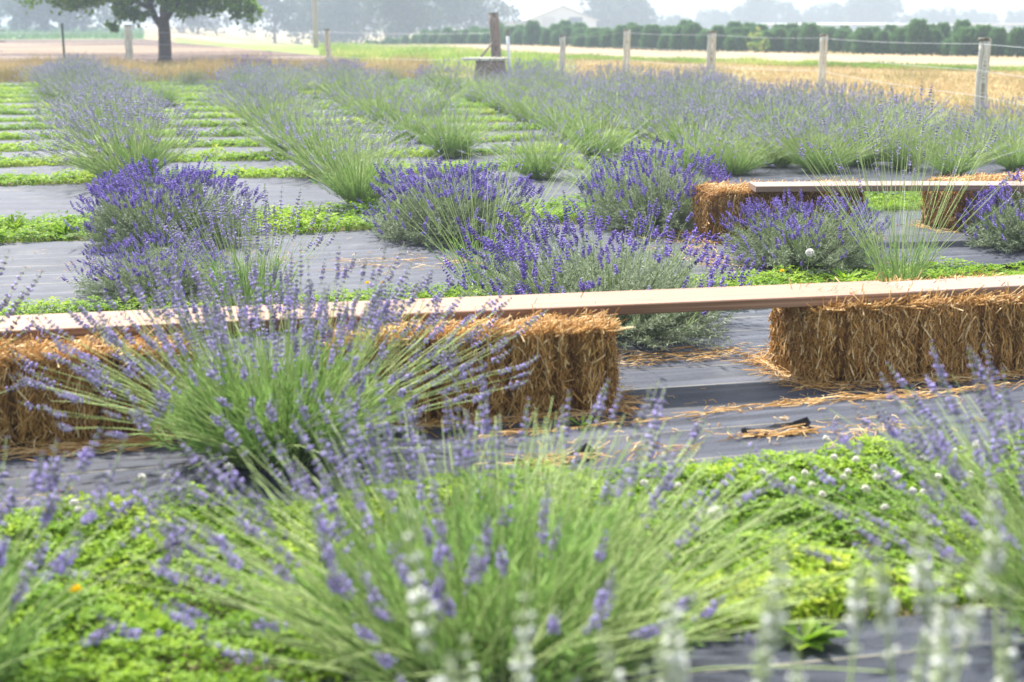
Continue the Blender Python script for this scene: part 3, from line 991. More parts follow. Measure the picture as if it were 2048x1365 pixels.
# ------------------------------------------------------------------ loose straw on the cloth
def litter(label, pa, pb, spread, n, seed, align=.5, lmax=.16):
    r = np.random.default_rng(abs(int(seed)))
    a, b = gpt(*pa), gpt(*pb)
    t = r.random(n)[:, None]
    P = a + (b - a) * t
    P[:, :2] += r.normal(0, spread, (n, 2))
    ang = math.atan2(b[1] - a[1], b[0] - a[0]) + r.normal(0, align, n) + PI * (r.random(n) < .5)
    ln_ = r.uniform(.03, lmax, n)
    d = np.stack([np.cos(ang), np.sin(ang), 0 * ang], 1)
    z = cloth_z(P[:, 0], P[:, 1]) + .004 + np.abs(r.normal(0, .006, n))
    P[:, 2] = z
    E = P + d * ln_[:, None]
    E[:, 2] = cloth_z(E[:, 0], E[:, 1]) + .004 + np.abs(r.normal(0, .008, n))
    Mi = (P + E) / 2 + np.stack([r.normal(0, .006, n), r.normal(0, .006, n), np.abs(r.normal(0, .006, n))], 1)
    g = G()
    tubes(g, np.stack([P, Mi, E], 1), r.uniform(.0010, .0021, n)[:, None], 3, r.uniform(.45, 1, n), r)
    return tag(link('straw_litter', g.mesh('straw_litter', True), M['straw']), label, 'loose straw', kind='stuff')


litter('thick trail of pale straw on the cloth before the right bale', (1650, 820), (1890, 803),   .026, 85, 51, .3)
litter('trail of straw leading right towards the lavender', (1890, 803), (2060, 785), .016, 36, 52, .2)
litter('thin straw heap on the cloth between the two near bales', (1400, 848), (1615, 822), .016, 50, 53, .25)
litter('line of straw along the cloth seam before the middle bale', (960, 892), (1420, 846), .012, 40, 54, .15)
litter('straw around the torn hole before the middle bale', (1045, 945), (1170, 925), .03, 60, 55, .6)
litter('straw over the second torn hole before the right bale', (1490, 892), (1610, 882), .022, 45, 56, .25)
litter('scattered straw bits on the bare cloth', (1250, 930), (1400, 900), .06, 26, 57, .5, .1)
litter('scattered straw bits near the clover edge', (1640, 890), (1800, 870), .05, 46, 58, .9, .1)
litter('straw spread beneath the green mound behind the middle bale', (1230, 735), (1530, 715), .075, 130, 59, .25)
litter('straw scattered behind the middle violet mound', (700, 540), (960, 530), .12, 60, 60, .6)
litter('straw fallen by the far bale', (1330, 465), (1450, 545), .14, 220, 61, .5)
litter('straw on the cloth below the far bale', (1450, 540), (1900, 545), .12, 25, 62, .3)
litter('straw under the gap between left and middle bale', (360, 820), (680, 790), .07, 45, 63, .4)
litter('straw at the left bale foot', (60, 925), (330, 905), .04, 120, 64, .5)
litter('two thin stalks on the cloth at the left edge', (0, 1040), (130, 1010), .02, 10, 65, .3)
litter('short straw bits scattered over the cloth beyond the plank', (100, 560), (760, 545), .28, 50, 66, 1.2, .06)
litter('short straw bits at the right of the middle violet mound', (960, 480), (1230, 440), .22, 60, 67, .5, .09)

litter('crumbs of straw and dry leaf strewn over the near cloth', (1000, 900), (2000, 800), .22, 150, 68, 1.5, .035)
litter('crumbs of straw and dry leaf strewn over the far cloth', (60, 530), (900, 520), .35, 110, 69, 1.5, .04)

# torn holes in the cloth
def tear(label, px, seed):
    r = np.random.default_rng(abs(int(seed)))
    c = gpt(*px)
    n = 22
    an = np.linspace(0, 2 * PI, n, endpoint=False)
    rx = .13 * (1 + r.normal(0, .12, n)); ry_ = .035 * (1 + r.normal(0, .2, n))
    rim = np.stack([rx * np.cos(an), ry_ * np.sin(an), 0 * an + .004], 1)
    up = rim * [1.12, 1.3, 1]
    up[:, 2] = .006 + np.abs(r.normal(.004, .006, n)) + .035 * np.exp(-((an - .6) / .35) ** 2) + .012 * np.exp(-((an - 3.2) / .3) ** 2)
    g = G()
    g.add(np.concatenate([rim, up]), [[i, (i + 1) % n, n + (i + 1) % n, n + i] for i in range(n)])
    g.f.append(np.arange(n)[None, :])
    cz = float(cloth_z(c[0], c[1]))
    o = link('cloth_tear', g.mesh('cloth_tear'), M['torn'])
    o.location = (c[0], c[1], cz); o.rotation_euler = (0, 0, SA)
    return tag(o, label, 'torn hole')


tear('torn hole in the cloth with a raised black flap before the middle bale', (1110, 932), 71)
tear('torn hole in the cloth with a frayed black flap before the right bale', (1553, 880), 72)


# ------------------------------------------------------------------ small flowers
def flower_stalk(h, bend=.02, r_=.0013):
    g = G()
    P = np.array([[[0, 0, 0], [bend * .4, 0, h * .5], [bend, 0, h]]])
    tubes(g, P, r_, 4, [.5])
    return g.mesh('stalk', True)


def clover_head(seed):
    r = np.random.default_rng(abs(int(seed)))
    n = 70
    d = rdir(r, n); d[:, 2] = np.abs(d[:, 2]) * 1.0 - .25; d = nrm(d)
    g = G()
    blobs(g, d * .004, d, .009 * r.uniform(.8, 1.2, n), .0022, (.6 + .5 * d[:, 2] + r.normal(0, .1, n)).clip(0, 1), r)
    return g.mesh('flower_head', True)


HS = [(.09, flower_stalk(.09)), (.12, flower_stalk(.12, .015)), (.15, flower_stalk(.15, -.02))]
CH = [clover_head(81), clover_head(82)]
rc = random.Random(8)


def clover_flower(p, label, group, s=1.0):
    i = rc.randrange(3)
    h, st = HS[i]
    bx_ = (.02, .015, -.02)[i]
    t = thing('clover_flower', label, 'clover flower', p, rc.uniform(0, 6.28), group, s)
    link('stalk', st, M['stem'], t)
    o = link('flower_head', rc.choice(CH), M['clover_white'], t)
    o.location = (bx_, 0, h)


for q in [(1610, 945), (1655, 915), (1672, 935), (1700, 948), (1715, 950), (1755, 950), (1765, 965), (1790, 948), (1805, 955), (1625, 985), (1580, 990), (1715, 1005), (1740, 995), (1760, 1010), (1775, 1040), (1820, 1010), (1835, 990), (1870, 975), (1925, 985), (1515, 970), (1455, 975), (1360, 985), (1300, 985), (1235, 1010), (1385, 1025), (1640, 1010), (1900, 920), (1850, 935), (1690, 985), (1950, 960)]:
    clover_flower(gpt(q[0] + rc.uniform(-8, 8), q[1] + 58 + rc.uniform(-6, 12)), 'small round white clover flower standing in the clover left of the right-hand lavender', 'white clover flowers in the front strip')
for q, lb in [((168, 1010), 'white clover flower at the strip corner beside the bare cloth, topmost of its pair'), ((150, 1045), 'white clover flower at the strip corner beside the bare cloth, lower of its pair'), ((305, 990), 'white clover flower below the drooping stems of the big lilac lavender'), ((345, 985), 'white clover flower right beside the drooping lavender stems'), ((448, 968), 'white clover flower against the dark foot of the big lilac lavender'), ((345, 1100), 'single white clover flower among the lilac spikes in the clover')]:
    clover_flower(gpt(q[0], q[1] + 80), lb, 'white clover flowers in the left clover', 1.1)
for k in range(26):
    u_, w_ = rc.uniform(-1.6, 6), rc.uniform(13.7, 14.4) + rc.choice([0, 1.72, 1.72])
    p = uw(u_, w_, .02)
    clover_flower(p, 'tiny white clover flower in the narrow strips behind the violet mounds', 'white clover flowers in the far strips', 1.3)


def dandelion(p, label, h=.2, s=1.0):
    r = np.random.default_rng(int(abs(p[0]) * 1000) + 3)
    t = thing('dandelion', label, 'dandelion', p, rc.uniform(0, 6), 'yellow dandelions', s)
    link('stalk', flower_stalk(h, .02, .0018), M['stem'], t)
    n = 60
    g = G()
    az = r.uniform(0, 2 * PI, n); el = r.uniform(.15, 1.3, n)
    D = np.stack([np.cos(az) * np.cos(el), np.sin(az) * np.cos(el), np.sin(el)], 1)
    leaves(g, np.zeros((n, 3)), D, .016 * r.uniform(.8, 1.1, n), .004, r.random(n), r, .1, wide=.8)
    o = link('flower_head', g.mesh('flower_head'), M['yellow'], t)
    o.location = (.02, 0, h)


def seedhead(p, label, h=.22, s=1.0):
    r = np.random.default_rng(9)
    t = thing('dandelion_clock', label, 'dandelion clock', p, rc.uniform(0, 6), 'dandelion seed heads', s)
    link('stalk', flower_stalk(h, .02, .0016), M['stem'], t)
    n = 260
    g = G()
    D = rdir(r, n)
    leaves(g, D * .008, D, .014, .006, r.random(n), r, .1, wide=.9)
    o = link('seed_ball', g.mesh('seed_ball'), M['fluff'], t)
    o.location = (.02, 0, h)


def stand(x, y, depth_ref, h):
    """foot of a stalk whose head is seen at (x, y) when its height is h"""
    p = at(x, y, h + .015)
    p[2] = .012
    return p


dandelion(stand(737, 568, 0, .20), 'yellow dandelion over the plank edge, left of a pair', .20, 1.0)
dandelion(stand(771, 565, 0, .20), 'yellow dandelion over the plank edge, right of a pair', .20, 1.0)
dandelion(stand(1572, 546, 0, .08), 'yellow dandelion at the foot of the violet mound by the far bale', .08, 1.1)
dandelion(stand(135, 1193, 0, .10), 'orange yellow dandelion in the clover at the bottom left', .10, 1.1)
dandelion(stand(1255, 1108, 0, .12), 'yellow dandelion blurred among the stems of the largest lavender fan', .12, 1.0)
dandelion(stand(1460, 233, 0, .12), 'yellow dandelion far off in the lilac block', .12, 1.3)
dandelion(stand(964, 285, 0, .12), 'yellow dandelion in the far green strip above the middle mound', .12, 1.3)
seedhead(stand(1445, 1025, 0, .16), 'round white dandelion clock in the clover before the right bale', .16, 1.0)
seedhead(stand(1612, 512, 0, .22), 'pale dandelion clock before the violet mound by the far bale', .22, 1.1)
seedhead(stand(1965, 895, 0, .2), 'white dandelion clock among the spikes at the right edge', .2, 1.0)


def rosette(p, label, n=14, ln_=.11, seed=1, rise=.5, wd=.03):
    r = np.random.default_rng(abs(int(seed)))
    az = r.uniform(0, 2 * PI, n)
    D = np.stack([np.cos(az), np.sin(az), r.uniform(.15, 1.2, n) * rise], 1)
    g = G()
    leaves(g, np.zeros((n, 3)) + [0, 0, .01], D, ln_ * r.uniform(.6, 1.2, n), wd, r.uniform(.2, .8, n), r, .15, np.tile([0., 0, 1], (n, 1)), .62)
    o = link('weed', g.mesh('weed'), M['clover'])
    o.location = tuple(p)
    return tag(o, label, 'weed')


rosette(gpt(1165, 864), 'small green seedling on the cloth before the middle bale', 12, .075, 3, .6, .013)
rosette(gpt(1605, 1300), 'green weed growing on the cloth at the bottom behind the white lavender', 26, .10, 4, .6, .035)
for k, (x, y) in enumerate([(60, 1220), (140, 1270), (300, 1290), (230, 1150), (60, 1330), (420, 1110), (1560, 1120), (1690, 1150), (1480, 1080), (1630, 1200)]):
    rosette(gpt(x, y), 'broad-leaved dandelion rosette in the front clover strip', 26, .085, 10 + k, .8, .024)['group'] = 'broad-leaved rosettes in the front clover'
for k, (x, y, lb) in enumerate([(30, 470, 'left edge'), (130, 478, 'left violet mound'), (640, 462, 'gap between the violet mounds'), (600, 468, 'strip right of the left violet mound')]):
    rosette(gpt(x, y), 'leafy green weed in the clover strip at the ' + lb, 40, .13, 30 + k, 1.3, .026)
for k, (x, y) in enumerate([(1690, 560), (1480, 565)]):
    rosette(gpt(x, y + 12), ('leafy weed at the foot of the violet mound by the far bale', 'leafy weed at the plank edge left of that mound by the far bale')[k], 26, .11, 40 + k, 1.2, .024)


# ------------------------------------------------------------------ fences
def cyl(g, p0, p1, r0, r1, sides=10, seg=6, jit=0.0, seed=0, t=.5):
    r = np.random.default_rng(abs(int(seed)))
    p0, p1 = np.array(p0, float), np.array(p1, float)
    ts = np.linspace(0, 1, seg)
    P = p0 + (p1 - p0) * ts[:, None]
    if jit: P[1:-1] += r.normal(0, jit, (seg - 2, 3)) * [1, 1, 0]
    tubes(g, P[None], np.linspace(r0, r1, seg)[None] * (1 + (r.normal(0, .03, seg) if jit else 0)), sides, [t], r, True)
    return g


def top_cap(top, r):
    g = G()
    cyl(g, (0, 0, top - .03), (0, 0, top + .012), r * 1.03, r * .98, 12, 3)
    return g.mesh('post_cap', True)


fence = thing('post_fence', 'grey wooden post and wire fence along the right side of the lavender', 'fence')
FP = [(1956, 268, 72, .083), (1642, 190, 66, .085), (1420, 178, 60, .105), (1252, 158, 57, .095), (1124, 160, 68, .08)]
wires = []
for i, (x, y, yt, r_) in enumerate(FP):
    p = gpt(x, y)
    p[2] = 0
    dpt = (p[1] * cp + CAM_H * sp)
    h = CAM_H - (yt - 45.0) * dpt / FPX / cp * 1.0
    me = G()
    cyl(me, (0, 0, -.1), (.01, 0, h - .02), r_ * 1.02, r_ * .94, 14, 9, .004, i)
    po = link('post', me.mesh('post', True), M['post'], fence); po.location = tuple(p)
    cpo = link('post_cap', top_cap(h - .02, r_), M['post_top'], po)
    wires.append((p, h))
# the wire runs on past the frame at the right
d_ = (wires[0][0] - wires[1][0])
wires.insert(0, (wires[0][0] + d_ * .9, 1.27))
for frac in (.93, .66, .40, .18):
    g = G()
    pts = np.array([[p[0] - .09, p[1] - .02, h * frac] for p, h in wires])
    fine = []
    for a, b in zip(pts[:-1], pts[1:]):
        for t in np.linspace(0, 1, 8, endpoint=False):
            q = a + (b - a) * t; q[2] -= .03 * math.sin(PI * t); fine.append(q)
    fine.append(pts[-1])
    tubes(g, np.array(fine)[None], .0032, 4, [.5])
    link('wire', g.mesh('wire', True), M['wire'], fence)

fence2 = thing('post_fence', 'wire fence closing the far end of the lavender under the shade tree', 'fence')
prev = []
for i, (x, y, yt, r_) in enumerate([(660, 148, 58, .09), (260, 146, 50, .115)]):
    p = gpt(x, y); p[2] = 0
    dpt = p[1] * cp + CAM_H * sp
    h = CAM_H - (yt - 45.0) * dpt / FPX
    me = G(); cyl(me, (0, 0, -.1), (-.06 if i == 0 else .02, 0, h), r_, r_ * .95, 12, 9, .006, 20 + i)
    po = link('post', me.mesh('post', True), M['post'], fence2); po.location = tuple(p)
    co_ = link('post_cap', top_cap(h, r_), M['post_top'], po); co_.location = (-.06 if i == 0 else .02, 0, 0)
    prev.append((p, h))
p = gpt(131, 150); p[2] = 0
g = G(); cyl(g, (0, 0, 0), (0, 0, 1.45), .035, .035, 4, 3); box(g, (0, .02, .75), (.012, .05, 1.4))
po = link('steel_stake', g.mesh('steel_stake'), M['tpost'], fence2); po.location = tuple(p)
# corner post with its brace
cpst = gpt(992, 158); cpst[2] = 0
g = G(); cyl(g, (.05, 0, -.1), (-.06, 0, 1.72), .15, .125, 14, 9, .008, 33)
po = link('corner_post', g.mesh('corner_post', True), M['old_wood'], fence2); po.location = tuple(cpst)
cap_ = link('post_cap', top_cap(1.72, .125), M['post_top'], po); cap_.location = (-.06, 0, 0)
g = G(); cyl(g, (-.05, -.05, 1.0), (-.5, -.3, .45), .03, .03, 8, 3)
br = link('brace', g.mesh('brace', True), M['old_wood'], fence2); br.location = tuple(cpst)
chain = [np.array([cpst[0], cpst[1], 0])] + [q[0] for q in prev] + [prev[-1][0] + (prev[-1][0] - prev[0][0])]
for hz in (1.2, .85, .5):
    g = G()
    fine = []
    for a, b in zip(chain[:-1], chain[1:]):
        for t in np.linspace(0, 1, 8, endpoint=False):
            q = a + (b - a) * t; q[2] = hz - .04 * math.sin(PI * t); q[1] -= .1; fine.append(q)
    tubes(g, np.array(fine)[None], .004, 4, [.5])
    link('wire', g.mesh('wire', True), M['wire'], fence2)

# white pipe stake
p = gpt(1020, 158); p[2] = 0
t = thing('white_pipe', 'white plastic pipe standing upright beside the brown corner post', 'pipe', p)
g = G(); cyl(g, (0, 0, -.05), (-.06, 0, 1.12), .045, .045, 12, 4); link('pipe', g.mesh('pipe', True), M['pvc'], t)
g = G(); cyl(g, (-.06, 0, 1.12), (-.068, 0, 1.34), .033, .02, 10, 3); link('stake_top', g.mesh('stake_top', True), M['old_wood'], t)

# stump table
p = gpt(980, 168); p[2] = 0
t = thing('stump_table', 'grey stump with a board on top beside the brown corner post', 'table', p)
g = G()
n = 22
an = np.linspace(0, 2 * PI, n, endpoint=False)
fl = 1 + .10 * np.sin(an * 7) + .06 * np.sin(an * 3 + 1)
rings = []
for z, r_ in ((0, .47), (.12, .42), (.3, .37), (.5, .34), (.565, .335)):
    rings.append(np.stack([r_ * fl * np.cos(an), r_ * fl * np.sin(an), 0 * an + z], 1))
P = np.array(rings)
i = np.arange(P.shape[0] * n).reshape(P.shape[0], n)
a = i[:-1]; b = np.roll(a, -1, 1); cc = i[1:]; dd = np.roll(cc, -1, 1)
g.add(P.reshape(-1, 3), np.stack([a, b, dd, cc], -1).reshape(-1, 4)); g.f.append(i[-1][None, :])
link('stump', g.mesh('stump', True), M['old_wood'], t)
g = G()
P = np.array([np.stack([(.58 if abs(math.cos(q)) > 2 else .58) * np.array(math.cos(q)) - .12, .36 * np.array(math.sin(q)), np.array(0.)]) for q in an])
P2 = np.concatenate([P + [0, 0, .568], P + [0, 0, .63]])
g.add(P2, [[q, (q + 1) % n, n + (q + 1) % n, n + q] for q in range(n)]); g.f.append(np.arange(n)[::-1][None, :]); g.f.append((np.arange(n) + n)[None, :])
link('table_top', g.mesh('table_top'), M['post'], t)

# utility poles
for (x, y, hh, r_, lb) in [(632, 97, 9, .17, 'bleached utility pole rising beyond the golden grass, the nearer one'), (366, 63, 10, .16, 'faint utility pole right behind the shade tree')]:
    q = at(x, y)
    t = thing('utility_pole', lb, 'utility pole', (q[0], q[1], 0), 0, 'utility poles')
    g = G(); cyl(g, (0, 0, -.2), (0, 0, hh), r_, r_ * .75, 10, 5); link('pole', g.mesh('pole', True), M['pole'], t)
    g = G(); box(g, (0, .0, hh - .5), (2.2, .12, .12)); 
    for xx in (-.95, -.4, .4, .95): cyl(g, (xx, 0, hh - .44), (xx, 0, hh - .26), .04, .03, 6, 2)
    link('crossarm', g.mesh('crossarm'), M['old_wood'], t)


# ------------------------------------------------------------------ trees
def crown_mesh(seed, lobes, n, size, mat_wide=.75, droop=.2):
    """leaf-sized faces spread through lobes: list of (centre, radii)"""
    r = np.random.default_rng(abs(int(seed)))
    g = G()
    vol = np.array([np.prod(l[1]) ** .67 for l in lobes]); vol = vol / vol.sum()
    for (c, rd), v in zip(lobes, vol):
        m = int(n * v)
        nc = max(4, m // 26)
        d = rdir(r, nc); rr_ = r.uniform(.45, 1.05, nc) ** .6
        cl = np.array(c) + d * rr_[:, None] * np.array(rd)
        idx = r.integers(0, nc, m)
        P = cl[idx] + r.normal(0, .16, (m, 3)) * np.mean(rd)
        D = rdir(r, m) + [0, 0, -droop]
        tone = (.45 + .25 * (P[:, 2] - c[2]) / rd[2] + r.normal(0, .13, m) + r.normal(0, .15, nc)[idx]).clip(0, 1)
        leaves(g, P, D, size * r.uniform(.6, 1.3, m), size * mat_wide, tone, r, .12)
    return g.mesh('crown')


def limb_tubes(g, paths, sides=8):
    for k, (pts, r0, r1) in enumerate(paths):
        pts = np.array(pts, float)
        s = np.linspace(0, 1, len(pts)); q = np.linspace(0, 1, len(pts) * 4)
        P = np.stack([np.interp(q, s, pts[:, i]) for i in range(3)], 1)
        ker = np.array([.25, .5, .25])
        for _ in range(3):
            P[1:-1] = (P[:-2] + 2 * P[1:-1] + P[2:]) / 4
        tubes(g, P[None], np.linspace(r0, r1, len(P))[None], sides, [.5], np.random.default_rng(k))


tp = at(331, 139); tp[2] = 0
tree = thing('shade_tree', 'dark-trunked maple with low spreading branches at the far end of the lavender', 'tree', tp)
g = G()
limb_tubes(g, [([(0, 0, -.1), (0, 0, .12), (.02, 0, .7), (.03, 0, 1.3), (0.0, 0, 1.62)], .25, .18),
               ([(0.02, 0, 1.25), (-.25, 0, 1.62), (-.42, .1, 2.1), (-.5, .2, 2.8), (-.8, .3, 4.0)], .12, .05),
               ([(0.02, 0, 1.3), (.05, -.05, 1.9), (.1, 0, 2.8), (.15, .1, 4.2), (.1, .1, 5.6)], .15, .04),
               ([(0.05, 0, 1.45), (.3, .1, 1.9), (.9, .1, 2.3), (2.0, 0, 2.6)], .10, .03),
               ([(-.38, .1, 1.9), (-1.2, 0, 2.3), (-2.4, -.1, 2.35), (-3.9, 0, 2.2)], .07, .015),
               ([(-.1, 0, 1.6), (-.9, -.2, 1.9), (-1.5, -.3, 1.5)], .04, .012),
               ([(.4, .1, 2.0), (1.2, -.4, 2.2), (2.6, -.6, 2.1)], .05, .012),
               ([(-.5, .1, 2.4), (-1.0, .8, 3.0), (-2.0, 1.6, 3.6)], .06, .015),
               ([(.1, 0, 2.6), (.6, 1.0, 3.2), (1.6, 1.8, 3.8)], .06, .015)])
a_ = np.linspace(0, 2 * PI, 6, endpoint=False)
for q in a_:
    limb_tubes(g, [([(.10 * math.cos(q), .10 * math.sin(q), .35), (.24 * math.cos(q), .24 * math.sin(q), .08), (.38 * math.cos(q), .38 * math.sin(q), -.05)], .12, .05)])
link('trunk', g.mesh('trunk', True), M['bark'], tree)
lob = [((-.7, 0, 4.6), (3.0, 2.8, 1.9)), ((-.3, .2, 6.0), (2.0, 2.0, 1.3)),
       ((-3.6, 0, 2.55), (1.1, 1.0, .55)), ((-2.6, -.4, 2.55), (1.0, 1.0, .6)), ((-1.7, -.4, 2.35), (.85, .8, .55)), ((-2.2, .6, 2.9), (1.3, 1.0, .7)),
       ((-1.45, -.4, 1.62), (.28, .25, .40)), ((-.95, -.5, 2.1), (.5, .5, .45)), ((.75, -.3, 2.15), (.75, .7, .5)), ((1.6, -.2, 2.3), (.8, .8, .5)), ((2.5, -.4, 2.15), (.55, .6, .45)),
       ((2.95, -.5, 1.85), (.28, .3, .4)), ((-.62, -.4, 1.72), (.3, .3, .25)), ((1.4, .8, 2.9), (1.3, 1.0, .7)), ((.3, -.8, 2.7), (1.2, .8, .5)), ((-.2, .8, 2.9), (1.2, .9, .6))]
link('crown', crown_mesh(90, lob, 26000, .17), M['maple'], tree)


def far_tree_meshes(seed, h, w, n=4200, size=.55, trunk=.22, base=.18, narrow=1.0):
    r = random.Random(seed)
    lobes = []
    for k in range(15):
        t = r.uniform(base + .12, .92)
        env = math.sin(PI * min(1, (t - base) / (1 - base) * .85 + .12)) ** .6
        a = r.uniform(0, 6.28); d = env * w * .5 * r.uniform(.25, .8)
        s = w * r.uniform(.17, .30) * (.6 + .5 * env)
        lobes.append(((d * math.cos(a), d * math.sin(a), t * h), (s, s, s * r.uniform(.7, 1.0))))
    lobes.append(((0, 0, h * .6), (w * .28, w * .28, h * .25)))
    g = G()
    paths = [([(0, 0, -.3), (0.05, 0, h * .25), (0, 0, h * .5), (.2, 0, h * .75)], trunk * 1.3, trunk * .3)]
    for k in range(4):
        a = r.uniform(0, 6.28)
        paths.append(([(0, 0, h * .25), (w * .12 * math.cos(a), w * .12 * math.sin(a), h * .42), (w * .3 * math.cos(a), w * .3 * math.sin(a), h * .62)], trunk * .5, trunk * .12))
    limb_tubes(g, paths, 6)
    return g.mesh('trunk', True), crown_mesh(seed, lobes, n, size)


FT = [far_tree_meshes(101, 14, 14, 6500, .6, base=.12), far_tree_meshes(102, 13, 12, 5500, .6, base=.10), far_tree_meshes(103, 12, 14, 5500, .6, base=.06), far_tree_meshes(104, 9, 10, 6000, .6, base=.0)]
FT2 = [far_tree_meshes(105, 10, 12, 4200, .7, base=.04), far_tree_meshes(106, 11, 9, 3600, .65, base=.08), far_tree_meshes(107, 7, 11, 3600, .65, base=.02)]


def far_tree(x, dist, ms, s, label, group):
    X = (x - 1024) / FPX * dist
    z = float(terr(X, dist))
    t = thing('tree', label, 'tree', (X, dist, z - .1), rr.uniform(0, 6.28), group, s)
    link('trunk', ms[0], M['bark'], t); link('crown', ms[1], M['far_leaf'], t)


LT = [(-260, 0, 1.0), (-120, 1, 1.0), (10, 0, .85), (105, 3, .8), (185, 2, .8), (285, 1, .9), (410, 0, .95), (560, 1, .95), (650, 3, 1.0), (720, 0, .85), (800, 1, .9), (880, 2, .85), (965, 0, .9)]
for i, (x, v_, s) in enumerate(LT):
    if x < 150: where = 'left of the shade tree'
    elif x < 520: where = 'behind and just right of the shade tree'
    elif x < 720: where = 'behind the nearer utility pole'
    else: where = 'left of the white shed'
    n_ = sum(1 for q in LT[:i] if (q[0] < 150, q[0] < 520, q[0] < 720) == (x < 150, x < 520, x < 720))
    far_tree(x, 205 + rr.uniform(-15, 45), FT[v_], s, 'tall hazy tree %s, %s from the left' % (where, ORD[n_]), 'hazy trees along the left horizon')
RT = [(1195, 300, 1, .95), (1238, 310, 0, 1.05), (1275, 320, 1, .8), (1330, 380, 2, .75), (1400, 440, 2, 1.0), (1440, 430, 2, .95), (1495, 420, 1, 1.15), (1530, 440, 0, .95), (1562, 430, 1, .9), (1598, 450, 1, .65), (1640, 450, 2, 1.2), (1672, 430, 0, .9), (1712, 420, 0, 1.15), (1755, 430, 0, 1.05), (1815, 470, 2, 1.0), (1860, 450, 0, .75), (1905, 470, 2, 1.05), (1960, 480, 2, .9), (2010, 470, 0, .7), (2065, 480, 2, 1.0), (2130, 470, 0, .8), (1355, 470, 2, .7)]
for i, (x, d, v_, s) in enumerate(RT):
    where = 'just right of the white shed' if x < 1300 else ('between the third and fourth fence post' if x < 1423 else ('above the yellowish sapling' if x < 1570 else ('above the evergreens by the second fence post' if x < 1780 else 'above the evergreens by the nearest fence post')))
    n_ = sum(1 for q in RT[:i] if (q[0] < 1300, q[0] < 1423, q[0] < 1570, q[0] < 1780) == (x < 1300, x < 1423, x < 1570, x < 1780))
    far_tree(x, d, FT2[v_], s, 'pale horizon tree %s, %s from the left' % (where, ORD[n_]), 'hazy trees along the right horizon')


# evergreens beyond the stubble
def evergreen(seed, h=1.15, w=.85, n=2600):
    r = np.random.default_rng(abs(int(seed)))
    g = G()
    t = r.random(n) ** .85
    prof = np.interp(t, [0, .12, .4, .75, 1], [.85, 1, .98, .84, .40]) * w / 2
    az = r.uniform(0, 2 * PI, n)
    rad_ = prof * r.uniform(.55, 1.05, n) * (1 + .13 * np.sin(az * 4 + seed + t * 8))
    P = np.stack([rad_ * np.cos(az), rad_ * np.sin(az), t * h + .03], 1)
    D = np.stack([np.cos(az), np.sin(az), r.uniform(.3, 1.6, n)], 1) + r.normal(0, .3, (n, 3))
    leaves(g, P, D, .17 * r.uniform(.6, 1.3, n), .06, (.25 + .4 * t + r.normal(0, .16, n)).clip(0, 1), r, .2)
    gt = G(); cyl(gt, (0, 0, -.03), (0, 0, h * .8), .035, .008, 6, 4)
    return gt.mesh('trunk', True), g.mesh('crown')


EV = [evergreen(111), evergreen(112, 1.0, .95), evergreen(113, 1.3, .8)]
ex = 728.0
row = 0
pts = []
for row, (off, shift) in enumerate([(0, 0), (3.2, .35), (6.8, .7)]):
    x = 735.0 + shift * 20
    while x < 2180:
        y = np.interp(x, [p[0] for p in ROAD_T], [p[1] for p in ROAD_T]) - 1.0
        p = at(x, y)
        step = .76 * FPX / p[1] * rr.uniform(.82, 1.25)
        p = p + np.array([p[0] / p[1], 1, 0]) * (off + rr.uniform(-.4, .4))
        grow = np.interp(x, [735, 850, 1000, 2048], [.55, .9, 1.0, 1.0])
        if row == 0 and (rr.random() < .12 or 1490 < x < 1530): x += step; continue
        pts.append((x, row, p, grow * rr.uniform(.85, 1.15)))
        x += step
print('evergreens', len(pts))
for (x, row, p, s) in pts:
    where = ('left of the white shed' if x < 1030 else 'below the white shed' if x < 1190 else 'between the fourth and third fence post' if x < 1423 else 'between the third and second fence post' if x < 1645 else 'between the second and nearest fence post' if x < 1958 else 'right of the nearest fence post')
    rw = ('front', 'second', 'back')[row]
    m_ = EV[rr.randrange(3)]
    t = thing('evergreen', 'young evergreen in the %s nursery row, %s' % (rw, where), 'evergreen', (p[0], p[1], float(terr(p[0], p[1]))), rr.uniform(0, 6.28), 'young evergreens in nursery rows', (s * rr.uniform(.9, 1.25), s * rr.uniform(.9, 1.25), s * (.93 + .04 * row) * rr.uniform(.86, 1.10)))
    link('trunk', m_[0], M['bark'], t); link('crown', m_[1], M['conifer'], t)

# yellowish sapling and shrubs in front of the evergreens
def sapling(x, y, h, w, label, n=420):
    p = at(x, y)
    t = thing('sapling', label, 'sapling', (p[0], p[1] - .5, 0), 0)
    lobes = [((0, 0, h * .55), (w * .5, w * .5, h * .32)), ((w * .2, 0, h * .8), (w * .3, w * .3, h * .2)), ((-w * .2, 0, h * .35), (w * .35, w * .35, h * .2))]
    g = G(); cyl(g, (0, 0, -.05), (.03, 0, h * .85), .025, .008, 6, 4)
    link('trunk', g.mesh('trunk', True), M['bark'], t)
    link('crown', crown_mesh(int(x), lobes, n, .09), M['weed'], t)


sapling(1506, 108, 1.25, .55, 'yellowish green sapling in front of the evergreens between the third and second post')
sapling(1526, 107, .8, .5, 'low yellowish shrub right beside the yellow sapling', 260)
sapling(1810, 111, .35, .5, 'low yellow shrub before the evergreens left of the nearest post', 240)
sapling(1890, 113, .38, .6, 'yellow-orange shrub before the evergreens just left of the nearest post', 260)

